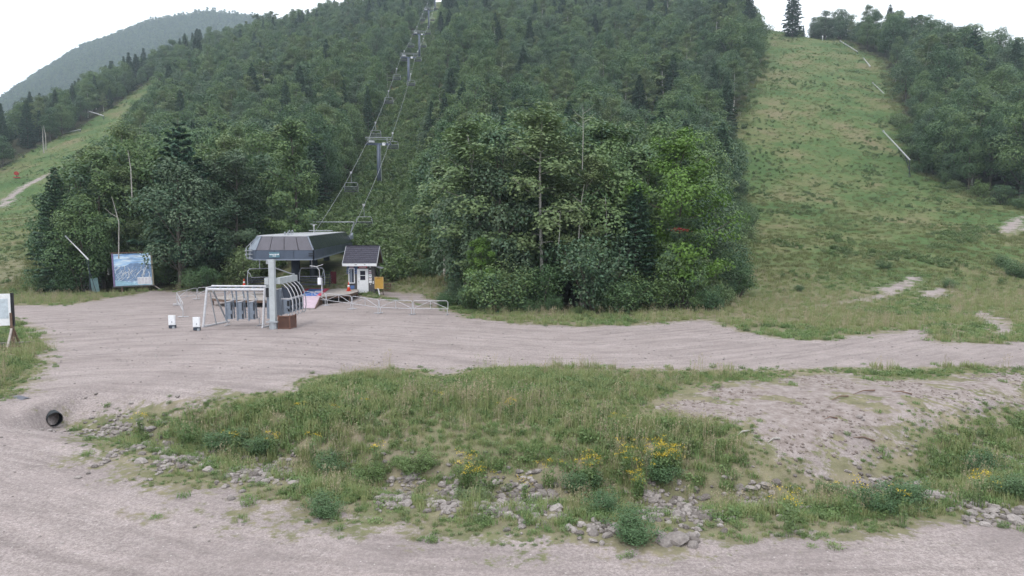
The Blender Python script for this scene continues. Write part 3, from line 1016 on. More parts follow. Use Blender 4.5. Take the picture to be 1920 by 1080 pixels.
def map_material():
    m, nt, N, L, out = new_mat('printed_trail_map')
    tc = N.new('ShaderNodeTexCoord')
    sp = N.new('ShaderNodeSeparateXYZ')
    L.new(tc.outputs['Object'], sp.inputs[0])
    def noise(sx, sz, detail, off=0.0, dist=0.0):
        mp = N.new('ShaderNodeMapping')
        mp.inputs['Scale'].default_value = (sx, 1, sz)
        mp.inputs['Location'].default_value = (off, off, off)
        L.new(tc.outputs['Object'], mp.inputs[0])
        n = N.new('ShaderNodeTexNoise')
        n.inputs['Scale'].default_value = 1.0
        n.inputs['Detail'].default_value = detail
        n.inputs['Roughness'].default_value = .7
        n.inputs['Distortion'].default_value = dist
        L.new(mp.outputs[0], n.inputs[0])
        return n.outputs[0]
    def ramp(f, st):
        r = N.new('ShaderNodeValToRGB')
        e = r.color_ramp.elements
        while len(e) < len(st): e.new(.5)
        for i, (p, c) in enumerate(st):
            e[i].position = p; e[i].color = (*c, 1)
        L.new(f, r.inputs[0])
        return r.outputs[0]
    def mix(f, a, b):
        n = N.new('ShaderNodeMix'); n.data_type = 'RGBA'
        L.new(f, n.inputs[0]); L.new(a, n.inputs[6]); L.new(b, n.inputs[7])
        return n.outputs[2]
    sky_ = ramp(noise(.45, 4.0, 4), [(.36, (.12, .24, .50)), (.48, (.32, .52, .78)), (.60, (.68, .78, .88))])
    hill_ = ramp(noise(1.5, 2.0, 5, 3.0, 1.6), [(.34, (.09, .16, .30)), (.45, (.24, .35, .54)), (.50, (.70, .77, .86)), (.54, (.20, .31, .50)), (.64, (.55, .65, .78))])
    lake_ = ramp(noise(1.2, 5.0, 3, 7.0, 1.0), [(.4, (.22, .40, .56)), (.55, (.36, .55, .68)), (.62, (.7, .78, .84))])
    add = N.new('ShaderNodeMath'); add.operation = 'MULTIPLY_ADD'
    add.inputs[1].default_value = .7
    L.new(noise(1.1, .6, 3, 11.0), add.inputs[0]); L.new(sp.outputs['Z'], add.inputs[2])
    top = ramp(add.outputs[0], [(.0, (0, 0, 0)), (1, (1, 1, 1))])
    a = N.new('ShaderNodeMapRange'); a.inputs[1].default_value = 2.62; a.inputs[2].default_value = 2.72
    L.new(add.outputs[0], a.inputs[0])
    b = N.new('ShaderNodeMapRange'); b.inputs[1].default_value = 1.10; b.inputs[2].default_value = 1.2
    L.new(add.outputs[0], b.inputs[0])
    col = mix(a.outputs[0], mix(b.outputs[0], lake_, hill_), sky_)
    p = N.new('ShaderNodeBsdfPrincipled')
    p.inputs['Roughness'].default_value = .45
    L.new(col, p.inputs['Base Color'])
    L.new(p.outputs[0], out.inputs[0])
    return m
M['map'] = map_material()

# ------------------------------------------------------------------ lift terminal
LIFT_RZ = math.atan2(17.9 - 23.5, 119 - 53) * -1
def lift_pt(Y, off=0.0):
    return float(line_x(Y)) + off, Y

TX, TY = lift_pt(51.6)
TZ = gz(TX, TY) + .28
term = empty('lift_terminal', (TX, TY, TZ), LIFT_RZ, 'slate blue chairlift terminal with dark sloping panels behind the white gates', 'lift terminal')
LEN, HW = 19.5, 2.45
def rise(y): return .026 * y
lo, hi, top = 3.0, 3.78, 4.82
foot = [(-HW - .55, 1.6), (-2.0, 0), (HW - .1, 0), (HW, .25), (HW, LEN), (-HW - .55, LEN)]
ins = .62
roof = [(-HW - .55 + ins, 1.6 + ins * .6), (-2.0 + ins * .45, ins), (HW - ins, ins), (HW - ins, LEN - .4), (-HW - .55 + ins, LEN - .4)]
# inner dark body, so that nothing shows through the joints
body = MB()
n = len(foot)
body.add([(x * .97, y * .985 + .06, lo + .1 + rise(y)) for x, y in foot] + [(x * .97, y * .985 + .06, hi + rise(y)) for x, y in foot],
         [tuple(range(n))[::-1], tuple(range(n, 2 * n))] + [(i, (i + 1) % n, (i + 1) % n + n, i + n) for i in range(n)])
body.build('inner_frame', M['black'], term)
def skirt(a, b, k, mat):
    for i in range(k):
        p = [a[j] + (b[j] - a[j]) * (i + .012) / k for j in (0, 1)]
        q = [a[j] + (b[j] - a[j]) * (i + .988) / k for j in (0, 1)]
        MB().slab([(p[0], p[1], lo + rise(p[1])), (q[0], q[1], lo + rise(q[1])), (q[0], q[1], hi - .02 + rise(q[1])), (p[0], p[1], hi - .02 + rise(p[1]))], .05).build('skirt_panel', mat, term)
skirt(foot[0], foot[1], 1, M['steel_skirt'])
skirt(foot[1], foot[2], 3, M['steel_skirt'])
skirt(foot[3], foot[4], 6, M['steel_skirt'])
skirt(foot[4], foot[5], 2, M['steel_skirt'])
skirt(foot[5], foot[0], 6, M['steel_skirt'])
# lip under the skirt
lip = MB()
for a, b in ((foot[0], foot[1]), (foot[1], foot[2]), (foot[3], foot[4])):
    lip.bar((a[0], a[1] - .04, lo + .04 + rise(a[1])), (b[0], b[1] - .04, lo + .04 + rise(b[1])), .12, .09)
lip.build('lower_rim', M['gate_grey'], term)
def slope(a0, b0, a1, b1, k, mat, name):
    for i in range(k):
        f, g = (i + .02) / k, (i + .98) / k
        L4 = [(a0[0] + (b0[0] - a0[0]) * t, a0[1] + (b0[1] - a0[1]) * t, hi + rise(a0[1] + (b0[1] - a0[1]) * t)) for t in (f, g)]
        U4 = [(a1[0] + (b1[0] - a1[0]) * t, a1[1] + (b1[1] - a1[1]) * t, top + rise(a1[1] + (b1[1] - a1[1]) * t)) for t in (g, f)]
        MB().slab(L4 + U4, .04).build(name, mat, term)
slope(foot[0], foot[1], roof[0], roof[1], 1, M['glass_grey'], 'glazed_panel')
slope(foot[1], foot[2], roof[1], roof[2], 4, M['roof_front'], 'roof_panel')
slope(foot[3], foot[4], roof[2], roof[3], 10, M['roof_side'], 'side_glass_panel')
slope(foot[4], foot[5], roof[3], roof[4], 2, M['roof_front'], 'roof_panel')
slope(foot[5], foot[0], roof[4], roof[0], 6, M['roof_side'], 'side_glass_panel')
rt = MB()
k = len(roof)
rt.add([(x, y, top - .02 + rise(y)) for x, y in roof] + [(x, y, top + .05 + rise(y)) for x, y in roof],
       [tuple(range(k))[::-1], tuple(range(k, 2 * k))] + [(i, (i + 1) % k, (i + 1) % k + k, i + k) for i in range(k)])
rt.build('roof_deck', M['trim'], term)
ed = MB()
for a, b in ((foot[2], roof[2]), (foot[1], roof[1]), (foot[0], roof[0])):
    ed.bar((a[0] + .03, a[1] - .02, hi + rise(a[1])), (b[0] + .03, b[1] - .02, top + .03 + rise(b[1])), .09, .06)
ed.build('corner_trim', M['gate_grey'], term)
for y, r in ((4.4, .36), (11.5, .38)):
    c = MB()
    c.tube([(0, y, -.4), (0, y, lo + .4)], r, 14)
    c.box((0, y, .03), (1.2, 1.2, .12))
    c.build('column', M['steel_dark'], term, True)
c = MB()
c.tube([(-.35, 19.8, -.4), (-.35, 19.8, lo + .5)], .33, 12)
c.box((-.35, 19.5, 1.15), (2.0, .35, .14)); c.box((-.35, 19.5, .5), (.9, .5, .5))
c.build('rear_column', M['steel_dark'], term)
under = MB()
for x in (-1.9, 1.9):
    under.bar((x, .7, lo + .18), (x, LEN - .5, lo + .18 + rise(LEN)), .14, .2)
under.box((0, 1.6, lo + .22), (3.2, 1.2, .28))
under.build('rail_beam', M['steel_dark'], term)
# small openings and brackets at the left nose
nb = MB()
for z in (3.15, 3.45, 3.72):
    nb.tube([(-3.08, 1.6, z), (-2.7, .7, z), (-2.3, .3, z)], .035, 6)
nb.tube([(-3.1, 1.5, 3.1), (-3.12, 1.5, 3.95)], .04, 6); nb.tube([(-2.6, .62, 3.1), (-2.55, .7, 4.3)], .03, 6)
nb.tube([(-3.12, 1.5, 3.95), (-2.4, 1.2, 4.6)], .025, 6)
nb.box((-3.12, 1.45, 3.72), (.14, .14, .12)); nb.box((-3.12, 1.45, 3.4), (.14, .14, .12))
nb.build('nose_bracket', M['galv'], term)
sl = MB().box((2.2, -.055, 3.5), (.34, .03, .07)); sl.box((2.2, -.055, 3.34), (.34, .03, .07))
sl.build('vent_slot', M['black'], term)
sg = MB().box((-.55, -.065, 3.42), (.78, .03, .40)).build('name_sign', M['teal'], term)
tx = MB()
rr = random.Random(3)
def scrawl(mb, x0, x1, z, h, y):
    x = x0
    while x < x1:
        w = rr.choice((.018, .026, .034))
        hh = h * rr.uniform(.55, 1.0)
        mb.box((x + w / 2, y, z - (h - hh) / 2), (w, .008, hh))
        x += w + .009
scrawl(tx, -.90, -.60, 3.46, .10, -.085); scrawl(tx, -.54, -.20, 3.46, .10, -.085); scrawl(tx, -.68, -.44, 3.34, .07, -.085)
tx.build('sign_lettering', M['white'], sg)
for y, h in ((3.1, .3), (4.6, .42)):
    w = MB()
    for x in (-.14, .1):
        w.tube([(x - .35 + .02 * math.cos(t), y + h * .42 * math.cos(t), top + h * .5 + rise(y) + h * .5 * math.sin(t)) for t in np.linspace(0, 6.283, 13)], .035, 6, False)
    w.build('sheave_wheel', M['galv'], term)
ms = MB().tube([(.62, 9.0, top), (.62, 9.0, top + 1.0)], .035, 6)
ms.box((.62, 9.0, top + 1.02), (.16, .16, .14)); ms.bar((.3, 9.0, top + 1.16), (.9, 9.0, top + 1.1), .03)
ms.build('wind_mast', M['white_worn'], term)
fr = MB().bar((-.7, 13, top + .28 + rise(13)), (1.6, 13, top + .28 + rise(13)), .06)
fr.build('roof_bar', M['trim'], term)
ar = MB()
zt = top + rise(LEN)
ar.tube([(-1.7, LEN - 1, zt - .2), (-2.0, LEN - 1, zt + 1.05)], .06, 6); ar.tube([(2.3, LEN - 1, zt - .5), (2.8, LEN - 1, zt + 1.05)], .06, 6)
ar.tube([(-2.5, LEN - 1, zt + 1.05), (2.8, LEN - 1, zt + 1.05)], .05, 6)
ar.build('entry_arch', M['galv'], term)
eb = MB().box((2.2, LEN + .35, hi + .5 + rise(LEN)), (.5, .7, .4)); eb.box((-2.2, LEN + .35, hi + .5 + rise(LEN)), (.5, .7, .4))
eb.bar((2.2, LEN, hi + .3 + rise(LEN)), (2.2, LEN + 1.6, hi + .9 + rise(LEN)), .2)
eb.build('rope_inlet', M['gate_grey'], term)

# ------------------------------------------------------------------ towers, rope and chairs
def rope_height(Y):
    return float(np.interp(Y, RY, RZ))
TOW = [(119, 7.9), (188, 8.6), (232, 8.6), (292, 8.5), (352, 8.5)]
RY = [51, 71.5] + [t[0] for t in TOW] + [400]
RZ = [TZ + 4.15, TZ + 4.75] + [gz(lift_pt(y)[0], y) + h for y, h in TOW] + [gz(lift_pt(400)[0], 400) + 6]
GA = 2.0
TLAB = ['lift tower nearest the terminal, with a white number plate', 'second lift tower up the line, above the bend of trees',
        'third lift tower up the line, close behind the second', 'fourth lift tower, small and high on the hill', 'fifth lift tower, farthest up the lift line near the crest']
for i, (y, h) in enumerate(TOW):
    x = lift_pt(y)[0]
    z = gz(x, y)
    t = empty('lift_tower', (x, y, z), .075, TLAB[i], 'lift tower', 'towers of the chairlift')
    MB().tube([(0, 0, -.5), (0, 0, h - .55)], [.36, .30], 12).build('mast', M['steel_skirt'], t, True)
    MB().box((0, 0, h - .42), (4.4, .32, .34)).build('crossarm', M['steel_skirt'], t)
    for s in (-1, 1):
        sh = MB()
        sh.bar((s * GA, -1.1, h - .25 - .3), (s * GA, 1.1, h - .25 + .3), .12, .2)
        sh.build('sheave_train', M['galv'], t)
        for q in range(5):
            yy = -1.0 + q * .5
            MB().tube([(s * GA - .06, yy, h - .12 + yy * .28), (s * GA + .06, yy, h - .12 + yy * .28)], .17, 10).build('sheave', M['black'], t)
    lf = MB()
    for s in (-1, 1):
        lf.tube([(s * 1.5, 0, h - .3), (s * 1.5, 0, h + .75)], .05, 6)
    lf.tube([(-2.3, 0, h + .75), (2.3, 0, h + .75)], .05, 6); lf.tube([(-2.3, 0, h + .45), (2.3, 0, h + .45)], .03, 6)
    lf.build('lifting_frame', M['galv'], t)
    wk = MB().box((-1.15, -.28, h - .02), (1.0, .5, .35)); wk.build('equipment_box', M['trim'], t)
    if i < 3:
        p = MB().box((.95, -.24, h - .42), (.52, .03, .50)).build('number_plate', M['white'], t)
        MB().box((1.0, -.265, h - .36), (.14, .015, .16)).build('plate_mark', M['black'], p)
    ld = MB()
    for s in (-.18, .18):
        ld.tube([(.42, s, .6), (.38, s, h - .6)], .022, 4)
    for q in range(int((h - 1.5) / .45)):
        ld.tube([(.41, -.18, .9 + q * .45), (.41, .18, .9 + q * .45)], .015, 4)
    ld.build('ladder', M['galv'], t)

rp = MB()
for s in (-1, 1):
    pts = []
    for a in range(1, len(RY) - 1):
        for f in np.linspace(0, 1, 8, endpoint=(a == len(RY) - 2)):
            y = RY[a] + (RY[a + 1] - RY[a]) * f
            sag = 4 * f * (1 - f) * (RY[a + 1] - RY[a]) * .012
            pts.append((lift_pt(y)[0] + s * GA, y, rope_height(y) - sag))
    rp.tube(pts, .019, 5)
rope = rp.build('haul_rope', M['galv'])
tag(rope, 'pale steel haul rope running up and down the lift line', 'rope')

chair0 = None
def chair(x, y, z, rz, lab, swing=0.0):
    global chair0
    if chair0 is None:
        c = empty('lift_chair', (0, 0, 0))
        g = MB().box((0, 0, .02), (.22, .5, .2)); g.box((0, .0, .17), (.34, .22, .10))
        g.build('grip', M['white_worn'], c)
        MB().tube([(0, 0, -.05), (.0, .03, -.5), (0, .12, -.95), (0, .12, -1.35)], .04, 7).build('hanger', M['galv'], c)
        b = MB()
        b.tube([(-.98, .1, -2.75), (-1.0, .1, -2.1), (-.93, .12, -1.55), (-.8, .12, -1.38), (.8, .12, -1.38), (.93, .12, -1.55), (1.0, .1, -2.1), (.98, .1, -2.75)], .036, 7)
        b.tube([(-.98, .1, -2.75), (.98, .1, -2.75)], .03, 6)
        b.build('bail_frame', M['galv'], c)
        MB().box((0, -.16, -2.66), (1.94, .50, .09)).build('seat', M['seat'], c)
        for k in range(3):
            MB().box((0, .09 + .02 * k, -2.42 + .17 * k), (1.92, .04, .10)).build('back_slat', M['seat'], c)
        r = MB().tube([(-.93, .08, -1.62), (-.93, -.30, -1.75), (-.9, -.46, -2.02), (.9, -.46, -2.02), (.93, -.30, -1.75), (.93, .08, -1.62)], .022, 6)
        r.build('restraint_bar', M['galv'], c)
        ar_ = MB()
        for s in (-1, 1):
            ar_.bar((s * .93, .05, -2.36), (s * .93, -.36, -2.40), .06, .05)
        ar_.build('armrest', M['black'], c)
        chair0 = c
        o = c
    else:
        o = copy_tree(chair0)
    o.location = (x, y, z)
    o.rotation_euler = (swing, 0, rz)
    return tag(o, lab, 'chair', 'chairs of the chairlift')
def line_chair(y, s, lab):
    a = int(np.searchsorted(RY, y)) - 1
    f = (y - RY[a]) / (RY[a + 1] - RY[a])
    sag = 4 * f * (1 - f) * (RY[a + 1] - RY[a]) * .012 if a > 0 else 0
    chair(lift_pt(y)[0] + s * GA, y, rope_height(y) - sag, .075, lab)
x, y = lift_pt(53.8, GA - .2)
chair(x, y, TZ + 3.68, .1, 'lift chair waiting over the blue mat under the terminal')
x, y = lift_pt(52.3, -GA + .1)
chair(x, y, TZ + 3.7, .75, 'lift chair turned sideways under the left nose of the terminal')
line_chair(84, 1, 'first lift chair on the right rope, above the hut')
line_chair(124, 1, 'lift chair on the right rope just past the nearest tower')
line_chair(100, -1, 'first lift chair on the left rope, below the nearest tower')
line_chair(131, -1, 'lift chair on the left rope just above the nearest tower')
line_chair(155, -1, 'second lift chair on the left rope above the nearest tower')
line_chair(175, -1, 'third lift chair on the left rope, just below the second tower')
line_chair(170, 1, 'lift chair on the right rope beside the mast of the second tower')
line_chair(197, 1, 'lift chair on the right rope just above the second tower')
line_chair(198, -1, 'lift chair on the left rope just above the second tower')
line_chair(222, 1, 'lift chair on the right rope just below the third tower')
line_chair(222, -1, 'lift chair on the left rope just below the third tower')
line_chair(250, 1, 'lift chair on the right rope above the third tower')
line_chair(250, -1, 'lift chair on the left rope above the third tower')
line_chair(282, 1, 'small far lift chair on the right rope below the fourth tower')
line_chair(282, -1, 'small far lift chair on the left rope below the fourth tower')
line_chair(318, 1, 'tiny lift chair on the right rope above the fourth tower')
line_chair(318, -1, 'tiny lift chair on the left rope above the fourth tower')

# ------------------------------------------------------------------ loading deck, mat, cones
DZ = .42
def deck(name, lab, outline_pts, dirv, zbase, width=.19, slope_fn=None):
    """planks clipped to a convex outline, laid along dirv"""
    P = [Vector((x, y)) for x, y in outline_pts]
    c = sum(P, Vector((0, 0))) / len(P)
    root = empty(name, (c.x, c.y, gz(c.x, c.y)), 0, lab, 'deck')
    u = Vector(dirv).normalized(); v = Vector((-u.y, u.x))
    t = [(p - c).dot(v) for p in P]
    a = min(t) + .002
    while a < max(t) - .02:
        b = min(a + width - .012, max(t))
        seg = []
        for w in (a, b):
            hits = []
            for i in range(len(P)):
                p, q = P[i] - c, P[(i + 1) % len(P)] - c
                d0, d1 = p.dot(v) - w, q.dot(v) - w
                if d0 * d1 < 0:
                    f = d0 / (d0 - d1)
                    hits.append((p + (q - p) * f).dot(u))
            if len(hits) >= 2: seg.append((min(hits), max(hits)))
        if len(seg) == 2:
            cs = [u * seg[0][0] + v * a, u * seg[0][1] + v * a, u * seg[1][1] + v * b, u * seg[1][0] + v * b]
            jz = rr.uniform(-.004, .004)
            z0 = root.location.z
            MB().slab([(p.x, p.y, (slope_fn(p + c) if slope_fn else zbase) - z0 + jz) for p in cs], .045).build('plank', M['wood'], root)
        a += width
    rim = MB()
    for i in range(len(P)):
        p, q = P[i] - c, P[(i + 1) % len(P)] - c
        zp = (slope_fn(P[i]) if slope_fn else zbase) - root.location.z; zq = (slope_fn(P[(i + 1) % len(P)]) if slope_fn else zbase) - root.location.z
        rim.bar((p.x * .985, p.y * .985, zp - .13), (q.x * .985, q.y * .985, zq - .13), .05, .16)
    rim.build('rim_joist', M['wood_brown'], root)
    for p in P:
        q = (p - c) * .95
        MB().tube([(q.x, q.y, -.5), (q.x, q.y, zbase - root.location.z - .06)], .06, 6).build('deck_post', M['wood_brown'], root)
    return root
GZ0 = gz(-15, 52)
DK = max(gz(-16, 57), gz(-13.7, 56), GZ0) + .34
deck('loading_deck', 'weathered wooden deck between the blue mat and the hut', [(-14.35, 49.7), (-12.75, 52.2), (-12.65, 54.6), (-13.3, 57.6), (-15.2, 58.2), (-15.65, 56.8)], (1, .25), DK)
deck('loading_deck', 'weathered wooden deck behind the white gate frame', [(-22.4, 49.4), (-20.6, 48.0), (-16.6, 47.4), (-17.2, 53.8), (-21.6, 54.0)], (1, .05), DK - .04)
# carpet: ramp and flat, each strip a part
mat = empty('loading_mat', (-16.4, 51.5, DK - .3), 0, 'blue loading carpet with a red border in front of the lift chairs', 'carpet')
def strip(nm, m_, pts, zz):
    MB().slab([(x + 16.4, y - 51.5, z - (DK - .3)) for (x, y), z in zip(pts, zz)], .03).build(nm, m_, mat)
a0, a1, b0, b1 = (-16.35, 50.2), (-14.5, 50.2), (-17.7, 57.0), (-15.7, 57.0)
def lerp(p, q, t): return (p[0] + (q[0] - p[0]) * t, p[1] + (q[1] - p[1]) * t)
zf, zb = DK + .02, DK + .03
il, ir, jl, jr = lerp(a0, a1, .17), lerp(a0, a1, .83), lerp(b0, b1, .17), lerp(b0, b1, .83)
strip('carpet_blue', M['mat_blue'], [il, ir, jr, jl], [zf, zf, zb, zb])
strip('carpet_border', M['mat_red'], [a0, il, jl, b0], [zf, zf, zb, zb])
strip('carpet_border', M['mat_red'], [ir, a1, b1, jr], [zf, zf, zb, zb])
strip('carpet_border', M['mat_red'], [b0, b1, (-15.75, 57.5), (-17.75, 57.5)], [zb] * 4)
f0, f1 = (-15.65, 46.7), (-13.95, 46.9)
zg = GZ0 + .06
strip('ramp_carpet', M['mat_pink'], [f0, f1, a1, a0], [zg, zg, zf, zf])
rs = MB()
rs.slab([(f1[0] + 16.4 + .01, f1[1] - 51.5, zg - (DK - .3) - .03), (a1[0] + 16.4 + .01, a1[1] - 51.5, zf - (DK - .3) - .03), (a1[0] + 16.41, a1[1] - 51.5, GZ0 - (DK - .3) - .1), (f1[0] + 16.41, f1[1] - 51.5, GZ0 - (DK - .3) - .1)], .06)
rs.build('ramp_side', M['wood_brown'], mat)
MB().box((f0[0] + 16.4 + .85, f0[1] - 51.5 + .0, zg - (DK - .3) - .07), (1.75, .08, .12)).build('ramp_board', M['wood'], mat)
# control stand by the mat
cs = empty('control_stand', (-14.45, 50.6, DK), 0, 'white control box on a bent pole at the edge of the mat', 'control stand')
MB().tube([(0, 0, 0), (0, 0, 1.35)], .045, 7).build('pole', M['white_worn'], cs)
MB().box((-.17, -.02, 1.12), (.24, .2, .52)).build('box', M['white'], cs)
MB().tube([(-.16, .05, 1.4), (-.2, .05, 1.95), (-.4, .05, 2.22), (-.9, .05, 2.28)], .03, 6).tube([(-.4, .05, 2.22), (.1, .05, 2.38)], .025, 6).build('gooseneck', M['white_worn'], cs)
MB().tube([(0, -.1, .35), (-.45, -.2, .35), (-.5, -.2, .1)], .025, 6).build('guard_rail', M['white_worn'], cs)
# red and dark kit behind the chair
kit = empty('ramp_steps', (-16.6, 59.6, gz(-16.6, 59.6)), 0, 'dark steel steps with a red side board behind the waiting chair', 'steps')
for q in range(5):
    MB().box((0, .1 * q, .35 + .22 * q), (.8, .2, .05)).build('step', M['steel_dark'], kit)
MB().box((.55, .3, .85), (.5, .06, 1.1)).build('side_board', paint('dark_red_board', (.12, .02, .03), .6), kit)
MB().bar((-.42, -.05, .1), (-.42, .55, 1.5), .05).bar((.24, -.05, .1), (.24, .55, 1.5), .05).build('stringer', M['steel_dark'], kit)

cone0 = None
def cone(x, y, z, lab, s=1.0):
    global cone0
    if cone0 is None:
        c = empty('traffic_cone', (0, 0, 0))
        MB().box((0, 0, .02), (.38, .38, .04)).build('base', M['orange'], c)
        MB().tube([(0, 0, .04), (0, 0, .32)], [.15, .10], 12).tube([(0, 0, .5), (0, 0, .74)], [.075, .03], 12).build('body', M['orange'], c, True)
        MB().tube([(0, 0, .32), (0, 0, .5)], [.103, .077], 12).build('collar', M['white'], c, True)
        cone0 = c; o = c
    else:
        o = copy_tree(cone0)
    o.location = (x, y, z); o.scale = (s, s, s)
    tag(o, lab, 'traffic cone', 'orange traffic cones')
cone(-13.55, 55.2, DK, 'orange and white traffic cone on the deck beside the hut')
cx_, cy_ = -23.9, 59.4
cone(cx_, cy_, gz(cx_, cy_) + .2, 'small orange traffic cone at the edge of the left wood', .9)

# ------------------------------------------------------------------ operator hut
HX, HY = -12.9, 57.0
HZ = gz(HX, HY)
hut = empty('operator_hut', (HX, HY, HZ), .02, 'small grey lift hut with a dark shingled roof and white door', 'hut')
w2, dp, wall_h = 1.14, 2.3, 2.42
MB().box((0, dp / 2 + .03, wall_h / 2 - .1), (2 * w2 - .06, dp - .06, wall_h + .2)).build('wall_core', M['siding'], hut)
def boards(a, b, face, openings):
    L_ = math.hypot(b[0] - a[0], b[1] - a[1])
    k = int(L_ / .19)
    for i in range(k):
        t = (i + .5) / k
        x, y = a[0] + (b[0] - a[0]) * t, a[1] + (b[1] - a[1]) * t
        s = L_ / k - .014
        spans = [(-.25, wall_h)]
        for (o0, o1, z0, z1) in openings:
            if o0 < t * L_ < o1:
                new = []
                for p, q in spans:
                    if p < z0: new.append((p, min(q, z0)))
                    if q > z1: new.append((max(p, z1), q))
                spans = new
        for p, q in spans:
            sz = (s, .03, q - p) if face == 'y' else (.03, s, q - p)
            MB().box((x, y, (p + q) / 2), sz).build('siding_board', M['siding'], hut)
boards((-w2, -.012), (w2, -.012), 'y', [(.83, 1.74, -.3, 2.08), (.06, .62, .86, 2.1)])
boards((w2 + .012, 0), (w2 + .012, dp), 'x', [])
door = MB().box((.14, -.03, 1.03), (.78, .06, 1.98)).build('door', M['white'], hut)
for z in (1.32, 1.74):
    MB().box((.14, -.068, z), (.43, .02, .36)).build('pane', M['pane'], door)
MB().box((.14, -.068, .53), (.5, .012, .62)).build('panel', M['white'], door)
MB().box((-.2, -.075, 1.0), (.05, .05, .12)).build('handle', M['galv'], door)
df = MB()
for x in (-.295, .575): df.box((x, -.04, 1.04), (.08, .10, 2.1))
df.box((.14, -.04, 2.065), (.79, .098, .075))
df.build('door_frame', M['white'], hut)
MB().box((.14, -.2, -.02), (.86, .4, .10)).build('door_step', M['black'], hut)
win = MB().box((-.80, -.02, 1.5), (.40, .04, 1.16)).build('window', M['pane'], hut)
wf = MB()
for x in (-1.03, -.57): wf.box((x, -.045, 1.5), (.075, .10, 1.30))
wf.box((-.80, -.046, .885), (.385, .098, .08)); wf.box((-.80, -.046, 2.115), (.385, .098, .06))
wf.build('window_frame', M['white'], win)
MB().box((-.86, -.044, 1.5), (.20, .012, 1.1)).build('blind', M['gate_grey'], win)
for x, s in ((-1.1, 1), (-.44, 1)):
    g_ = MB()
    for q in range(3):
        g_.tube([(x + .10 * math.cos(t), -.075, 1.78 + .20 * q + .09 * math.sin(t)) for t in np.linspace(0, 6.283, 11)], .028, 5, False)
    g_.build('blue_emblem', M['blue_sign'], hut)
MB().box((-.80, -.072, 2.21), (.36, .02, .20)).build('notice', M['mat_pink'], hut)
rs_ = MB().box((.16, -.045, 2.24), (.72, .03, .17)).build('red_sign', M['red_sign'], hut)
tx = MB()
tx.add([(-.14, -.066, 2.18), (-.02, -.066, 2.18), (-.06, -.066, 2.28)], [(0, 1, 2)])
scrawl(tx, .02, .44, 2.23, .09, -.066)
tx.build('sign_lettering', M['white'], rs_)
for (x, z, w, h, mm) in ((.79, 2.24, .10, .10, 'white'), (.77, 1.93, .20, .06, 'white'), (.77, 1.77, .22, .17, 'mat_pink'), (.77, 1.50, .25, .25, 'white'),
                         (.78, 1.22, .24, .22, 'white'), (.78, .98, .25, .20, 'white'), (1.03, .93, .11, .23, 'white'), (.79, .78, .07, .07, 'white'), (-.76, .52, .34, .28, 'blue_sign')):
    o = MB().box((x, -.042, z), (w, .02, h)).build('notice', M[mm], hut)
    if h > .2 and mm == 'white':
        MB().box((x, -.056, z + .02), (w * .55, .006, h * .22)).build('notice_print', M['red_sign' if z < 1.3 and x < 1 else 'gate_grey'], o)
ev, rg = 2.52, 4.02        # eave and ridge
rx0, rx1 = -1.48, 1.40
ROWS, COLS = 9, 9
for side in (0, 1):
    for i in range(ROWS):
        for j in range(COLS + 1):
            f0_, f1_ = i / ROWS, min(1, (i + 1.12) / ROWS)
            w_ = (rx1 - rx0) / COLS
            x0 = rx0 + (j - (.5 if i % 2 else 0)) * w_ + .006
            x1 = x0 + w_ - .012
            x0, x1 = max(x0, rx0), min(x1, rx1)
            if x1 - x0 < .03: continue
            def pt(x, f, lift):
                y = -.42 + (dp / 2 + .42) * f
                z = ev + (rg - ev) * f + lift
                return (x, y if side == 0 else dp - y, z)
            j0 = rr.uniform(0, .006)
            q = [pt(x0, f0_, .055 + j0), pt(x1, f0_, .055 + j0), pt(x1, f1_, .035), pt(x0, f1_, .035)]
            if side: q = q[::-1]
            MB().slab(q, .018).build('shingle', M['shingle'], hut)
rb = MB()
rb.slab([(rx0, -.42, ev + .02), (rx1, -.42, ev + .02), (rx1, dp / 2, rg + .005), (rx0, dp / 2, rg + .005)], .05)
rb.slab([(rx0, dp / 2, rg + .005), (rx1, dp / 2, rg + .005), (rx1, dp + .42, ev + .02), (rx0, dp + .42, ev + .02)], .05)
rb.build('roof_boards', M['wood_brown'], hut)
MB().bar((rx0, dp / 2, rg + .06), (rx1, dp / 2, rg + .06), .2, .04).build('ridge_cap', M['shingle'], hut)
fa = MB().box(((rx0 + rx1) / 2, -.45, ev - .07), (rx1 - rx0 + .02, .04, .23)).build('fascia', M['white'], hut)
MB().box((-.35, -.474, ev - .06), (.2, .006, .05)).box((.4, -.474, ev - .06), (.14, .006, .04)).build('fascia_stain', M['siding'], fa)
rk = MB()
for x in (rx0 - .02, rx1 + .02):
    rk.bar((x, -.42, ev - .06), (x, dp / 2, rg - .06), .035, .16); rk.bar((x, dp / 2, rg - .06), (x, dp + .42, ev - .06), .035, .16)
rk.build('rake_board', M['trim'], hut)
MB().slab([(w2, .02, wall_h), (w2, dp - .02, wall_h), (w2, dp / 2, rg - .12)], .05).build('gable', M['siding'], hut)
MB().slab([(-w2 + .05, .02, wall_h), (-w2 + .05, dp - .02, wall_h), (-w2 + .05, dp / 2, rg - .12)], .05).build('gable', M['siding'], hut)
MB().box((w2 + .035, 1.0, 1.75), (.04, .75, .85)).build('side_window', M['pane'], hut)
MB().slab([(w2 + .03, .3, 2.28), (w2 + .55, .3, 2.1), (w2 + .55, 1.7, 2.1), (w2 + .03, 1.7, 2.28)], .04).build('side_awning', M['trim'], hut)

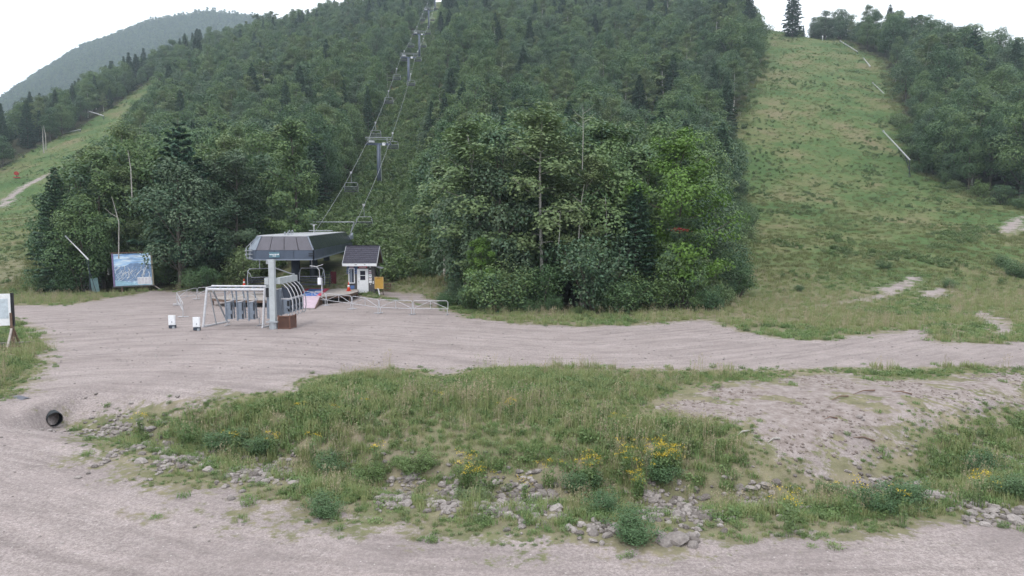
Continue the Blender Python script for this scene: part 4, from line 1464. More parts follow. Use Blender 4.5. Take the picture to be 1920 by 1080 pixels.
yb = at(711, 540, 56.0)
ye = empty('notice_board', (yb.x, 56.0, gz(yb.x, 56.0)), 0, 'ochre yellow board on a white leg leaning at the corner of the hut', 'board')
MB().box((0, 0, 1.05), (.74, .06, 1.0)).build('panel', M['yellow'], ye)
fz = MB().box((0, -.035, 1.53), (.74, .03, .05)).box((0, -.035, .57), (.74, .03, .05)).box((-.35, -.035, 1.05), (.05, .03, .9)).box((.35, -.035, 1.05), (.05, .03, .9))
fz.build('frame', paint('pale_ochre_edge', (.52, .36, .16), .7), ye)
MB().box((-.02, -.04, 1.46), (.3, .01, .03)).build('print_line', M['wood_brown'], ye)
MB().bar((-.1, -.02, .6), (.08, -.2, 0), .09, .05).build('leg', M['white'], ye)
MB().bar((.25, .05, .6), (.3, .25, 0), .05).build('leg', M['wood_brown'], ye)
cb = at(727, 538, 58.0)
ce = empty('wooden_crate', (cb.x, 58.0, gz(cb.x, 58.0)), .2, 'low brown wooden crate in the grass right of the hut', 'crate')
for z in (.12, .4, .62):
    MB().box((0, -.2, z), (.6, .03, .1)).build('slat', M['wood_brown'], ce)
    MB().box((.29, 0, z), (.03, .38, .1)).build('slat', M['wood_brown'], ce)
    MB().box((-.29, 0, z), (.03, .38, .1)).build('slat', M['wood_brown'], ce)
for sx in (-1, 1):
    MB().box((sx * .25, -.17, .34), (.05, .05, .68)).build('corner_post', M['wood_brown'], ce)

# ------------------------------------------------------------------ gate frame with hanging gates
fl, fr_ = on_ground(381, 614), on_ground(493, 615)
FW = math.hypot(fr_[0] - fl[0], fr_[1] - fl[1])
frz = math.atan2(fr_[1] - fl[1], fr_[0] - fl[0])
gf = empty('entry_gate', (fl[0], fl[1], gz(*fl)), frz, 'white tubular gate frame with three grey panels hanging from its beam', 'gate frame')
FH = 2.22
for x in (0.0, FW):
    MB().tube([(x, 0, 0), (x + (.10 if x == 0 else -.0), .35, FH)], .065, 8).build('front_leg', M['white_worn'], gf)
    MB().tube([(x + .25, 2.2, 0), (x + .12, .95, FH - .25)], .05, 8).tube([(x + .17, 1.1, 0), (x + .1, .65, FH - .3)], .035, 7).build('rear_leg', M['galv'], gf)
    MB().bar((x, -.1, .05), (x + .27, 2.35, .05), .10, .08).build('foot_beam', M['white_worn'], gf)
MB().tube([(.05, .95, FH + .02), (FW + .05, .95, FH + .02)], .06, 8).build('rear_beam', M['white_worn'], gf)
MB().tube([(.1, .35, FH - .12), (FW, .35, FH - .12)], .075, 8).build('front_beam', M['white_worn'], gf)
MB().bar((.08, .35, FH - .02), (.08, .95, FH), .06).bar((FW + .02, .35, FH - .02), (FW + .03, .95, FH), .06).build('end_tie', M['white_worn'], gf)
for i in range(7):
    MB().box((.35 + i * (FW - .6) / 6, .65, FH - .02), (.05, .6, .06)).build('roller_bracket', M['gate_grey'], gf)
for i in range(3):
    x = 1.12 + i * .66
    g_ = MB()
    g_.tube([(x, .38, FH - .15), (x + .02, .38, 1.35), (x + .05, .38, .35)], .045, 7)
    g_.tube([(x + .15, .8, FH - .1), (x + .26, .75, 1.7), (x + .33, .7, 1.2), (x + .36, .7, .45)], .04, 7)
    h_ = g_.build('hanger', M['gate_grey'], gf)
    p_ = MB().box((x + .22, .45, .92), (.30, .12, .98)).build('gate_panel', M['gate_grey'], gf)
    MB().box((x + .22, .44, 1.44), (.31, .16, .05), (0, -.2, 0)).build('panel_cap', M['white_worn'], p_)
    MB().box((x + .34, .383, 1.15), (.06, .02, .45)).box((x + .34, .383, .6), (.06, .02, .25)).build('reader_slot', M['black'], p_)
    MB().box((x + .40, .6, 1.55), (.09, .09, .13)).build('reader_head', M['white_worn'], gf)

# ------------------------------------------------------------------ post with raised curved gates
pb = on_ground(513, 617)
PX, PY = pb
PZ = gz(PX, PY)
gp = empty('gate_post', (PX, PY, PZ), 0, 'tall light grey post carrying a row of raised curved entry gates', 'gate post')
MB().box((0, 0, 1.9), (.30, .28, 3.8)).build('post', M['post_grey'], gp)
MB().tube([(0, 0, -.05), (0, 0, .36)], [.24, .22], 10).box((0, 0, .40), (.62, .5, .08)).build('post_base', M['galv'], gp)
MB().box((-.2, -.02, 3.68), (.14, .2, .24)).build('top_bracket', M['galv'], gp)
MB().box((-.28, .05, 2.62), (.22, .36, .36)).box((-.3, .2, 2.2), (.16, .3, .4)).build('side_bracket', M['post_grey'], gp)
BL = 3.0
MB().box((.26, BL / 2 + .1, 2.62), (.24, BL, .34)).build('beam', M['post_grey'], gp)
MB().tube([(.1, .1, 3.35), (.3, 2.6, 2.85)], .04, 7).box((.3, 2.6, 2.84), (.12, .12, .14)).build('brace', M['galv'], gp)
for i in range(5):
    y = .45 + i * .60
    g_ = MB()
    arc = [(.22, y, 2.5), (.44, y, 2.42), (.67, y, 2.18), (.83, y, 1.85), (.92, y, 1.45), (.93, y, 1.05), (.88, y, .72), (.80, y, .60), (.71, y, .66), (.66, y, .85)]
    g_.tube(arc, .028, 7)
    hp = g_.build('curved_hoop', M['white_worn'] if i != 4 else M['galv'], gp, True)
    b_ = MB().box((.60, y + .02, 1.18), (.32, .10, .78)).build('gate_body', M['gate_grey'], gp)
    MB().box((.70, y - .045, 1.36), (.13, .02, .30)).box((.72, y - .045, .98), (.1, .02, .12)).build('reader_slot', M['black'], b_)
    MB().tube([(.62, y - .06, 1.12), (.72, y - .09, 1.04), (.82, y - .06, 1.1)], .018, 5).build('hook', M['steel_dark'], b_)
    MB().slab([(.32, y, 2.36), (.54, y, 2.2), (.72, y, 1.92), (.79, y, 1.66), (.45, y, 1.66)][::-1], .02).build('dark_screen', M['black'] if i > 1 else M['steel_dark'], gp)
    MB().box((.58, y, 1.61), (.54, .07, .06)).build('cross_bar', M['white_worn'], gp)
for i in range(3):
    MB().box((-.26, .3 + i * .9, 1.3), (.2, .5, 1.5)).build('left_gate_body', M['gate_grey'], gp)
MB().box((-.27, .0, 2.0), (.18, .06, .5)).build('left_screen', M['black'], gp)
bxw = empty('lattice_box', (PX + .62, PY + .25, gz(PX + .62, PY + .25)), 0, 'brown lattice crate at the foot of the gate post', 'crate')
for (a, b) in (((-.33, -.3), (.30, -.3)), ((.30, -.3), (.42, .35))):
    A_, B_ = Vector((a[0], a[1], 0)), Vector((b[0], b[1], 0))
    MB().bar(A_ + Vector((0, .03, .36)), B_ + Vector((0, .03, .36)), .02, .68).build('back_panel', M['black'], bxw)
    lt = []
    ln = (B_ - A_).length
    for s in (-1, 1):
        for q in np.arange(-.6, ln + .01, .10):
            p0, p1 = (q, 0.04), (q + .62, .66)
            t0_, t1_ = max(0, -q / .62), min(1, (ln - q) / .62)
            if t1_ - t0_ < .1: continue
            u_ = (B_ - A_).normalized()
            e0 = A_ + u_ * (q + .62 * t0_); e1 = A_ + u_ * (q + .62 * t1_)
            z0_, z1_ = .04 + .62 * t0_, .04 + .62 * t1_
            if s < 0: z0_, z1_ = .70 - z0_, .70 - z1_
            MB().bar(e0 + Vector((0, -.012 * s - .01, z0_)), e1 + Vector((0, -.012 * s - .01, z1_)), .012, .03).build('lattice_slat', M['rust'], bxw)
    MB().bar(A_ + Vector((0, -.02, .70)), B_ + Vector((0, -.02, .70)), .05, .06).bar(A_ + Vector((0, -.02, .05)), B_ + Vector((0, -.02, .05)), .05, .06).build('frame_rail', M['rust'], bxw)
for p in ((-.33, -.3), (.30, -.3), (.42, .35)):
    MB().box((p[0], p[1] - .01, .37), (.06, .06, .78)).build('corner_post', M['rust'], bxw)

# ------------------------------------------------------------------ small white signs, barriers
for px, py, lab in ((323, 616, 'small white sign box on a dark foot, farther left in front of the gate frame'), (369, 620, 'small white sign box on a dark foot beside the left leg of the gate frame')):
    x, y = on_ground(px, py)
    s_ = empty('sign_box', (x, y, gz(x, y)), rr.uniform(-.1, .1), lab, 'sign')
    MB().box((0, 0, .46), (.36, .10, .54)).build('panel', M['white'], s_)
    MB().box((0, -.054, .46), (.30, .01, .47)).build('face', M['white'], s_)
    MB().box((0.02, -.062, .36), (.05, .006, .10)).build('mark', M['galv'], s_)
    MB().box((0, .04, .10), (.30, .26, .16)).build('foot', M['steel_dark'], s_)
    MB().box((.12, -.06, .06), (.10, .14, .12)).build('clamp', M['galv'], s_)

barrier0 = None
M['barrier'] = paint('dull_white_barrier_tube', (.46, .46, .49), .5, .1, .3, 7)
def barrier(p, q, lab):
    """2.2 m steel barrier between two ground points"""
    global barrier0
    (x0, y0), (x1, y1) = p, q
    L_ = math.hypot(x1 - x0, y1 - y0)
    if barrier0 is None:
        c = empty('crowd_barrier', (0, 0, 0))
        W = 2.2
        MB().tube([(.03, 0, .40), (.03, 0, .82), (.10, 0, .92), (W - .10, 0, .92), (W - .03, 0, .82), (W - .03, 0, .40)], .021, 7).build('top_rail', M['barrier'], c)
        MB().tube([(.03, 0, .40), (W - .03, 0, .40)], .019, 7).build('bottom_rail', M['barrier'], c)
        MB().tube([(.05, 0, .42), (W / 2, 0, .90)], .017, 6).build('diagonal_brace', M['barrier'], c)
        MB().tube([(W - .05, 0, .42), (W / 2, 0, .90)], .017, 6).build('diagonal_brace', M['barrier'], c)
        MB().tube([(W / 2, 0, .41), (W / 2, 0, .90)], .018, 6).build('middle_strut', M['barrier'], c)
        for x in (.08, W - .08):
            MB().tube([(x, 0, .40), (x, 0, .06)], .022, 6).tube([(x - .02, -.3, .03), (x + .02, .3, .03)], .026, 6).build('foot', M['barrier'], c)
        barrier0 = c; o = c
    else:
        o = copy_tree(barrier0)
    z0, z1 = gz(x0, y0), gz(x1, y1)
    o.location = (x0, y0, z0)
    o.rotation_euler = (0, -math.atan2(z1 - z0, L_), math.atan2(y1 - y0, x1 - x0))
    o.scale = (L_ / 2.2, 1, 1)
    tag(o, lab, 'barrier', 'white steel crowd barriers')
bp = [on_ground(*p) for p in ((841, 591), (774, 590.5), (711, 588), (660, 580), (612, 573), (560, 567))]
bl = ['white barrier at the right end of the row, by the middle wood', 'second white barrier from the right end of the row', 'third white barrier from the right, before the hut door',
      'fourth white barrier from the right, below the wooden deck', 'white barrier in front of the pink ramp, beside the curved gates']
for i in range(5):
    barrier(bp[i + 1], bp[i], bl[i])
barrier(on_ground(331, 571), on_ground(370, 561), 'white barrier at the left corner of the lot, edge of the wood')
barrier(on_ground(371, 560.5), on_ground(428, 557), 'white barrier seen behind the left leg of the gate frame')
barrier(on_ground(344, 596), on_ground(332, 572), 'white barrier seen nearly end-on, left of the gate frame')
barrier(on_ground(424, 611), on_ground(489, 611), 'white barrier standing under the hanging gate panels')
barrier(on_ground(430, 573), on_ground(497, 572), 'white barrier before the left deck, behind the gate panels')

# ------------------------------------------------------------------ trail map board and other signs
b0_, b1_ = on_ground(224, 548), on_ground(278, 545)
BW = 3.25
brz = math.atan2(b1_[1] - b0_[1], b1_[0] - b0_[0]) + .10
bb = empty('trail_map_board', (b0_[0] - .45, b0_[1], gz(*b0_)), brz, 'large framed trail map board with a blue winter panorama on two posts', 'map board')
mf = MB().box((BW / 2, 0, 1.95), (BW - .24, .06, 2.85)).build('map_face', M['map'], bb)
M['map_hill'] = paint('printed_mountain', (.20, .30, .48), .5, 0, .5, 7)
M['map_lake'] = paint('printed_lake', (.30, .48, .60), .5, 0, .3, 5)
def flat(nm, m_, pts, y_):
    MB().slab([(x, y_, z) for x, z in pts], .004).build(nm, m_, mf)
flat('mountain_print', M['map_hill'], [(.13, .95), (3.11, .95), (3.11, 2.38), (2.7, 2.5), (2.35, 2.42), (1.9, 2.56), (1.45, 2.5), (1.05, 2.3), (.7, 2.2), (.4, 2.0), (.13, 1.9)], -.036)
flat('lake_print', M['map_lake'], [(.13, .54), (1.8, .54), (1.2, .85), (.5, 1.02), (.13, 1.06)], -.041)
mr = random.Random(9)
for i in range(26):
    x0, z0 = mr.uniform(.5, 3.0), mr.uniform(1.7, 2.35)
    p_ = [(x0, z0)]
    for q in range(5):
        p_.append((min(3.05, max(.2, p_[-1][0] + mr.uniform(-.22, .1))), max(1.0, p_[-1][1] - mr.uniform(.08, .22))))
    MB().tube([(x, -.042, z) for x, z in p_], mr.choice((.012, .018, .026)), 4).build('trail_line', M['white'], mf)
for i in range(7):
    z0 = 2.65 + i * .1
    x0 = mr.uniform(.3, 1.6)
    flat('cloud_streak', M['white'] if i % 2 else M['map_hill'], [(x0, z0), (x0 + mr.uniform(.8, 1.5), z0 + .01), (x0 + .7, z0 + .05)], -.036)
lg = MB().box((BW - .75, -.045, .93), (1.12, .03, .62)).build('legend', M['white'], bb)
for i in range(4):
    MB().box((BW - 1.17 + i * .28, -.064, .93), (.23, .006, .5)).build('legend_column', paint('pale_print', (.62, .60, .66), .6), lg)
MB().box((.06, -.01, 1.95), (.13, .12, 3.0)).build('frame_side', paint('violet_frame', (.20, .15, .28), .6), bb)
MB().box((BW - .06, -.01, 1.95), (.13, .12, 3.0)).build('frame_side', paint('olive_frame', (.24, .22, .16), .6), bb)
MB().box((BW / 2, -.02, 3.48), (BW + .16, .2, .08)).build('frame_top', M['wood_brown'], bb)
MB().box((BW / 2, -.02, .46), (BW + .16, .2, .08)).build('frame_bottom', M['siding'], bb)
for x in (.62, 2.62):
    MB().box((x, .08, .2), (.17, .14, 1.4)).build('post', M['wood_brown'], bb)
MB().bar((BW - .1, .1, .5), (BW + .6, -.2, 0), .07).build('brace', M['wood'], bb)
bb.rotation_euler = (0, -.03, brz)

sx, sy = on_ground(27, 652)
sb = empty('sign_stand', (sx, sy, gz(sx, sy)), .35, 'white sign board on a brown timber A-frame at the left edge', 'sign')
MB().box((-.85, 0, 1.75), (1.6, .06, 1.45)).build('panel', M['white'], sb)
MB().box((-.85, -.034, 1.8), (1.4, .008, .9)).build('print', paint('pale_blue_print', (.50, .56, .62), .6), sb)
MB().box((.0, .05, 1.75), (.10, .14, 1.5)).build('side_rail', M['black'], sb)
for y in (-.05, .14):
    MB().box((-.05, y, .8), (.09, .06, 1.6)).build('upright', M['wood_brown'], sb)
    MB().box((-1.3, y, .8), (.09, .06, 1.6)).build('upright', M['wood_brown'], sb)
MB().bar((-.05, -.75, .05), (-.05, .02, .95), .08).build('brace', M['wood'], sb)
MB().bar((-.05, .85, .05), (-.05, .06, .95), .08).build('brace', M['wood_brown'], sb)
MB().bar((-1.3, -.75, .05), (-1.3, .02, .95), .08).build('brace', M['wood_brown'], sb)
MB().bar((-.05, -.95, .05), (-.05, 1.1, .05), .10).build('foot_beam', M['wood_brown'], sb)
MB().bar((-1.3, -.95, .05), (-1.3, 1.1, .05), .10).build('foot_beam', M['wood_brown'], sb)
MB().bar((-1.6, -.6, .12), (.45, -.6, .12), .08).build('cross_beam', M['wood_brown'], sb)
MB().bar((-1.6, .7, .12), (.6, .7, .12), .08).build('cross_beam', M['wood'], sb)

x, y = on_ground(180, 549)
ts = empty('leaning_panel', (x, y, gz(x, y)), 0, 'narrow teal panel leaning in the grass left of the map board', 'panel')
ts.rotation_euler = (.05, -.13, .9)
MB().box((0, 0, .68), (.62, .05, 1.3)).build('face', paint('faded_teal', (.22, .34, .36), .6), ts)
MB().box((-.33, 0, .68), (.06, .08, 1.36)).build('edge', M['black'], ts)

def lance(p0, Y0, p1, Y1, lab, r=.06, base=True):
    """snowmaking lance: leaning tube with its ground end at pixel p0"""
    a_, b_ = at(p0[0], p0[1], Y0), at(p1[0], p1[1], Y1)
    zg_ = gz(a_.x, a_.y)
    l = empty('snow_lance', (a_.x, a_.y, zg_), 0, lab, 'snow lance', 'leaning snowmaking lances')
    o = Vector((a_.x, a_.y, zg_))
    MB().tube([a_ - o, (a_ + b_) / 2 - o + Vector((0, 0, .02)), b_ - o], [r * 1.3, r, r * .8], 7).build('tube', M['white_worn'], l)
    MB().tube([b_ - o, b_ - o + (b_ - a_).normalized() * .3], r * 1.5, 7).build('head', M['galv'], l)
    d_ = a_ - o
    MB().tube([(d_.x, d_.y, -.3), (d_.x, d_.y, d_.z + .05)], r * .5, 6).tube([(d_.x + .5, d_.y + .2, -.1), d_ + (b_ - a_) * .18], r * .5, 5).build('stand', M['steel_dark'], l)
lance((166, 487), 57.4, (127, 447), 57.8, 'white snow lance leaning at the left corner of the wood near the map board', .05)
lance((1706, 300), 124, (1657, 247), 126, 'long snow lance lowest on the right edge of the right slope', .11)
lance((1660, 178), 182, (1637, 156), 184, 'snow lance second lowest on the right edge of the right slope', .09)
lance((1632, 125), 214, (1620, 110), 216, 'short snow lance high on the right edge of the right slope', .12)
lance((1608, 97), 235, (1576, 77), 237, 'snow lance highest on the right edge of the right slope', .12)
lance((194, 217), 232, (168, 209), 234, 'upper snow lance over the left trail', .12)
lance((151, 243), 218, (118, 250), 220, 'lower snow lance over the left trail', .12)

x, y = on_ground(32, 336)
fg = empty('snow_gun', (x, y, gz(x, y)), .4, 'small red fan snow gun at the wood edge on the left trail', 'snow gun')
MB().tube([(0, -.5, 1.3), (0, .5, 1.35)], [.5, .42], 12).build('drum', M['red_gun'], fg)
MB().tube([(0, 0, .3), (0, 0, 1.0)], .08, 6).build('pedestal', M['black'], fg)
MB().box((0, 0, .3), (1.4, .9, .2)).build('sled', M['red_gun'], fg)
x, y = on_ground(1542, 76)
mk = MB().tube([(0, 0, -.2), (0, 0, 1.8)], .09, 6).box((0, 0, 1.55), (.34, .06, .5)).build('marker_post', M['white'])
mk.location = (x, y, gz(x, y)); tag(mk, 'small white marker post at the crest of the right slope', 'post')

# ------------------------------------------------------------------ culvert pipe ends
def pipe(px, py, zz, r, L_, mat, lab, rz, inner):
    x, y, z = px, py, zz
    e = empty('culvert_pipe', (x, y, z), rz, lab, 'pipe', 'ends of the road culvert')
    pts, rad = [], []
    for i in range(int(L_ / .035)):
        pts.append((-i * .035, 0, r * .98)); rad.append(r + (.012 if i % 2 else -.006))
    MB().tube(pts, rad, 24, False).build('pipe_wall', mat, e, False)
    MB().tube([p for p in pts], [q * .93 for q in rad], 24, False).build('pipe_lining', inner, e, True)
    MB().tube([(0.004, 0, r * .98), (.03, 0, r * .98)], r * 1.0, 24, False).build('rim', mat, e)
    return e
pipe(-13.95, 20.0, -.72, .21, 1.6, M['culvert'], 'black corrugated culvert pipe poking out of the bank beside the road', -.75, M['black'])
pipe(-15.75, 20.9, -.50, .25, .7, M['culvert_grey'], 'grey culvert pipe end half buried at the left edge of the road', 2.6, M['black'])

# ------------------------------------------------------------------ stones
def stone_mesh(name, seed, mat, n=(9, 6)):
    rg_ = np.random.default_rng(seed)
    mb = MB()
    ax = rg_.uniform(.7, 1.3, 3) * [1, 1, .7]
    pl = [(unit(rg_.normal(size=3)), rg_.uniform(.62, .92)) for _ in range(9)]
    V_ = []
    for i in range(n[1] + 1):
        th = math.pi * i / n[1]
        for j in range(n[0]):
            ph = 2 * math.pi * (j + .5 * (i % 2)) / n[0]
            d = np.array([math.sin(th) * math.cos(ph), math.sin(th) * math.sin(ph), math.cos(th)])
            r = 1.0
            for nn, h in pl:
                k = d @ nn
                if k > 1e-3: r = min(r, h / k)
            V_.append(d * r * ax * .5)
    F = []
    for i in range(n[1]):
        for j in range(n[0]):
            a, b = i * n[0] + j, i * n[0] + (j + 1) % n[0]
            F.append((a, b, b + n[0], a + n[0]))
    mb.add(V_, F)
    return mb.mesh(name, mat)
STONES = [stone_mesh('rock', 100 + i, M['rock'], (7, 4)) for i in range(8)]
piles = [  # pixel box, count, label
    ((175, 790, 245, 823), 14, 'pale riprap stone right beside the black culvert pipe'),
    ((255, 803, 312, 872), 26, 'pale riprap stone in the ditch between the culvert pipe and the left bushes'),
    ((318, 848, 400, 886), 24, 'pale riprap stone in the ditch bank below the left leafy bushes'),
    ((432, 862, 565, 910), 42, 'pale riprap stone in the pile right of the left leafy bushes'),
    ((729, 901, 775, 955), 18, 'pale riprap stone between bushes in the middle left of the ditch'),
    ((815, 901, 872, 967), 26, 'pale riprap stone in the small pile left of the yellow flowers'),
    ((900, 905, 1048, 971), 64, 'pale riprap stone in the open stone pile in the middle of the ditch'),
    ((1077, 985, 1155, 1025), 10, 'pale riprap stone near the lower road below the leafy middle bush'),
    ((1205, 924, 1335, 983), 48, 'pale riprap stone in the stone pile under the dense yellow flower clump'),
    ((1240, 1004, 1312, 1028), 8, 'large pale stone at the road edge below the right stone pile'),
    ((1384, 910, 1470, 960), 9, 'pale riprap stone in the grass left of the dirt bank'),
    ((1615, 905, 1660, 928), 8, 'pale riprap stone just below the bare dirt patch'),
    ((1700, 905, 1770, 950), 18, 'pale riprap stone in the ditch right of the large green bush'),
    ((1808, 945, 1918, 985), 12, 'pale riprap stone at the lower right end of the ditch'),
    ((1895, 856, 1918, 880), 5, 'pale riprap stone at the right edge in the grass'),
]
sr = random.Random(5)
rock_xy = []
stone_pts = []
PILE = []
for (px0, py0, px1, py1), cnt, lab in piles:
    c0, c1 = on_ground((px0 + px1) / 2, py0), on_ground((px0 + px1) / 2, py1)
    e0, e1 = on_ground(px0, (py0 + py1) / 2), on_ground(px1, (py0 + py1) / 2)
    PILE.append(((c0[0] + c1[0]) / 2, (c0[1] + c1[1]) / 2, (e1[0] - e0[0]) / 2 + .12, (c0[1] - c1[1]) / 2 + .12))
    tries = 0
    made = 0
    while made < cnt and tries < cnt * 6:
        tries += 1
        px, py = sr.uniform(px0, px1), sr.uniform(py0, py1)
        x, y = on_ground(px, py)
        s = sr.choice((.13, .15, .18, .20, .22, .26, .32)) * sr.uniform(.85, 1.15) * (1.3 if 'large' in lab.split() and lab.startswith('large') else 1)
        if any((x - a) ** 2 + (y - b) ** 2 < (.30 * (s + c_)) ** 2 for a, b, c_ in rock_xy): continue
        rock_xy.append((x, y, s))
        made += 1
        o = bpy.data.objects.new('rock', STONES[sr.randrange(8)])
        COL.objects.link(o)
        o.location = (x, y, gz(x, y) + s * .04)
        o.rotation_euler = (sr.uniform(-.4, .4), sr.uniform(-.4, .4), sr.uniform(0, 6.28))
        o.scale = (s, s, s)
        tag(o, lab, 'stone', lab.replace('pale riprap stone', 'riprap stones').replace('large pale stone', 'large stones'))
for px, py, s, lab in ((910, 580, 1.15, 'large pale boulder at the left foot of the middle wood'), (938, 584, .8, 'medium boulder right beside the large pale boulder'), (966, 586, .6, 'small boulder rightmost of three at the foot of the middle wood')):
    x, y = on_ground(px, py)
    o = bpy.data.objects.new('boulder', stone_mesh('boulder', int(px), M['rock_dark'], (14, 9)))
    COL.objects.link(o)
    o.location = (x, y, gz(x, y) + .2 * s); o.scale = (s, s, s * .9)
    tag(o, lab, 'boulder')
# small rubble: too many to count
n = 30000
X_ = rng.uniform(-14, 16, n); Y_ = rng.uniform(12, 24, n)
d_ = seg_dist(X_, Y_, DITCH)
def pile_mask(X_, Y_):
    m_ = np.zeros(len(X_))
    for a, b, rx_, ry_ in PILE:
        m_ = np.maximum(m_, np.exp(-(((X_ - a) / rx_) ** 2 + ((Y_ - b) / ry_) ** 2) ** 2))
    return m_
k = rng.uniform(0, 1, n) < np.maximum(pile_mask(X_, Y_), .10 * np.exp(-(d_ / 1.2) ** 2))
C_RUB = proto_collection('rubble_shapes', [stone_mesh('rubble', 200 + i, M['rock'], (6, 4)) for i in range(4)])
X_, Y_ = X_[k], Y_[k]
scatter('rubble', X_, Y_, ground_z(X_, Y_) + .015, rng.uniform(0, 6.28, len(X_)), rng.uniform(.07, .19, len(X_)), rng.integers(0, 4, len(X_)), C_RUB, 'small pale rubble between the larger stones of the ditch', 'rubble')
n = 5000
X_ = rng.uniform(-30, 40, n); Y_ = 8 + 45 * rng.uniform(0, 1, n) ** 1.5
g_, d1, w1 = masks(X_, Y_)
k = g_ > .1
X_, Y_ = X_[k], Y_[k]
scatter('loose_gravel', X_, Y_, ground_z(X_, Y_), rng.uniform(0, 6.28, len(X_)), rng.uniform(.02, .075, len(X_)) * (1 + .5 * (Y_ > 25)), rng.integers(0, 4, len(X_)), C_RUB, 'loose stones strewn over the gravel road and lot', 'gravel')

M['clod'] = paint('brown_earth_clod', (.20, .165, .15), .95, 0, .4, 9, bump=.5)
C_CLOD = proto_collection('clod_shapes', [stone_mesh('clod', 230 + i, M['clod'], (6, 4)) for i in range(4)])
n = 9000
X_ = rng.uniform(4, 22, n); Y_ = rng.uniform(14, 27, n)
k = (sdist(X_, Y_, DIRT) > -.2) & (vnoise(X_ / 1.1, Y_ / 1.1, 105) > .42)
X_, Y_ = X_[k], Y_[k]
scatter('earth_clods', X_, Y_, ground_z(X_, Y_), rng.uniform(0, 6.28, len(X_)), .03 + .12 * rng.uniform(0, 1, len(X_)) ** 3, rng.integers(0, 4, len(X_)), C_CLOD, 'crumbled earth clods on the bare dirt patch', 'soil')
# ------------------------------------------------------------------ meadow, weeds and shrubs
def tuft(seed, n, h, r, w, curve=.35, heads=0, leafy=0):
    rg_ = np.random.default_rng(seed)
    V_, F, T = [], [], []
    def blade(p, hh, ww, az, cv, t):
        o = len(V_)
        d = np.array([math.cos(az), math.sin(az), 0]); s = np.array([-d[1], d[0], 0]) * ww
        m_ = p + d * cv * hh * .35 + np.array([0, 0, hh * .6])
        e_ = p + d * cv * hh + np.array([0, 0, hh * (1 - .25 * cv)])
        V_.extend([p - s, p + s, m_ + s * .8, m_ - s * .8, e_ + s * .12, e_ - s * .12])
        F.extend([(o, o + 1, o + 2, o + 3), (o + 3, o + 2, o + 4, o + 5)])
        T.extend([t] * 6)
    for i in range(n):
        a = rg_.uniform(0, 6.28); q = r * math.sqrt(rg_.uniform())
        p = np.array([math.cos(a) * q, math.sin(a) * q, -.02])
        blade(p, h * rg_.uniform(.45, 1.1), w * rg_.uniform(.6, 1.3), rg_.uniform(0, 6.28), curve * rg_.uniform(.3, 1.6), rg_.uniform())
    V_, F, T = np.array(V_), np.array(F), np.array(T)
    if leafy:
        P = np.stack([rg_.normal(0, r * .6, leafy), rg_.normal(0, r * .6, leafy), h * rg_.uniform(.15, .8, leafy)], 1)
        lv_ = leaf_quads(rg_, P, unit(rg_.normal(0, .5, (leafy, 3)) + [0, 0, .8]), .035, rg_.uniform(0, 1, leafy))
        F = np.concatenate([F, lv_[1] + len(V_)]); V_ = np.concatenate([V_, lv_[0]]); T = np.concatenate([T, lv_[2]])
    return V_, F, T
def tuft_mesh(name, args, mat):
    v_, f_, t_ = tuft(*args)
    return raw_mesh(name, v_, f_, [mat], {'tint': t_})
GR = [tuft_mesh('tuft', (300, 60, .30, .20, .007), M['grass']), tuft_mesh('tuft', (301, 60, .38, .22, .006), M['grass']),
      tuft_mesh('tuft', (302, 70, .24, .22, .008, .5), M['grass_green']), tuft_mesh('tuft', (303, 46, .50, .16, .005, .3), M['grass']),
      tuft_mesh('tuft', (304, 40, .26, .20, .008, .6, 0, 60), M['brush']), tuft_mesh('tuft', (305, 40, .16, .24, .010, .8, 0, 40), M['grass_green'])]
def stalks(seed, n, h, mat):
    rg_ = np.random.default_rng(seed)
    v_, f_, t_ = tuft(seed, n, h, .22, .004, .15)
    tips = v_.reshape(-1, 6, 3)[:, 4]
    P = np.repeat(tips, 7, 0) + rg_.normal(0, .012, (len(tips) * 7, 3)) * [1, 1, 3.2]
    lv_ = leaf_quads(rg_, P, unit(rg_.normal(0, 1, P.shape)), .014, rg_.uniform(0, 1, len(P)))
    return raw_mesh('tuft', np.concatenate([v_, lv_[0]]), np.concatenate([f_, lv_[1] + len(v_)]), [mat], {'tint': np.concatenate([t_, lv_[2]])})
M['straw'] = leaf_mat('straw_stalks', [(.30, .26, .17), (.36, .31, .2), (.26, .22, .17)], transl=.15)
GR.append(stalks(306, 16, .62, M['straw']))
GR.append(stalks(307, 12, .5, M['grass']))
C_GR = proto_collection('tuft_shapes', GR)
n = 36000
X_ = rng.uniform(-22, 26, n); Y_ = rng.uniform(11.5, 27, n)
k = np.abs(X_) < .8 * Y_ + 1
X_, Y_ = X_[k], Y_[k]
g_, d1, w1 = masks(X_, Y_)
ragged = g_ + fbm(X_ / .9, Y_ / .9, 61) * 1.5
dd = seg_dist(X_, Y_, DITCH)
stony = pile_mask(X_, Y_)
for rx_, ry_, rs__ in rock_xy:
    stony = np.maximum(stony, np.exp(-((X_ - rx_) ** 2 + (Y_ - ry_) ** 2) / .10) * .93)
k = (ragged < -.12) & (rng.uniform(0, 1, len(X_)) > stony * .97)
X_, Y_ = X_[k], Y_[k]
ed_ = np.clip(-g_[k] / 1.2, .35, 1)
tall = .38 + .60 * vnoise(X_ / 2.5, Y_ / 2.5, 71)
pk = np.where(vnoise(X_ / 3.0, Y_ / 2.0, 81) > .55, rng.choice([2, 4, 2, 5, 0, 1, 4, 7], len(X_)), rng.choice([0, 1, 3, 0, 4, 2, 5, 6, 7, 4, 2], len(X_)))
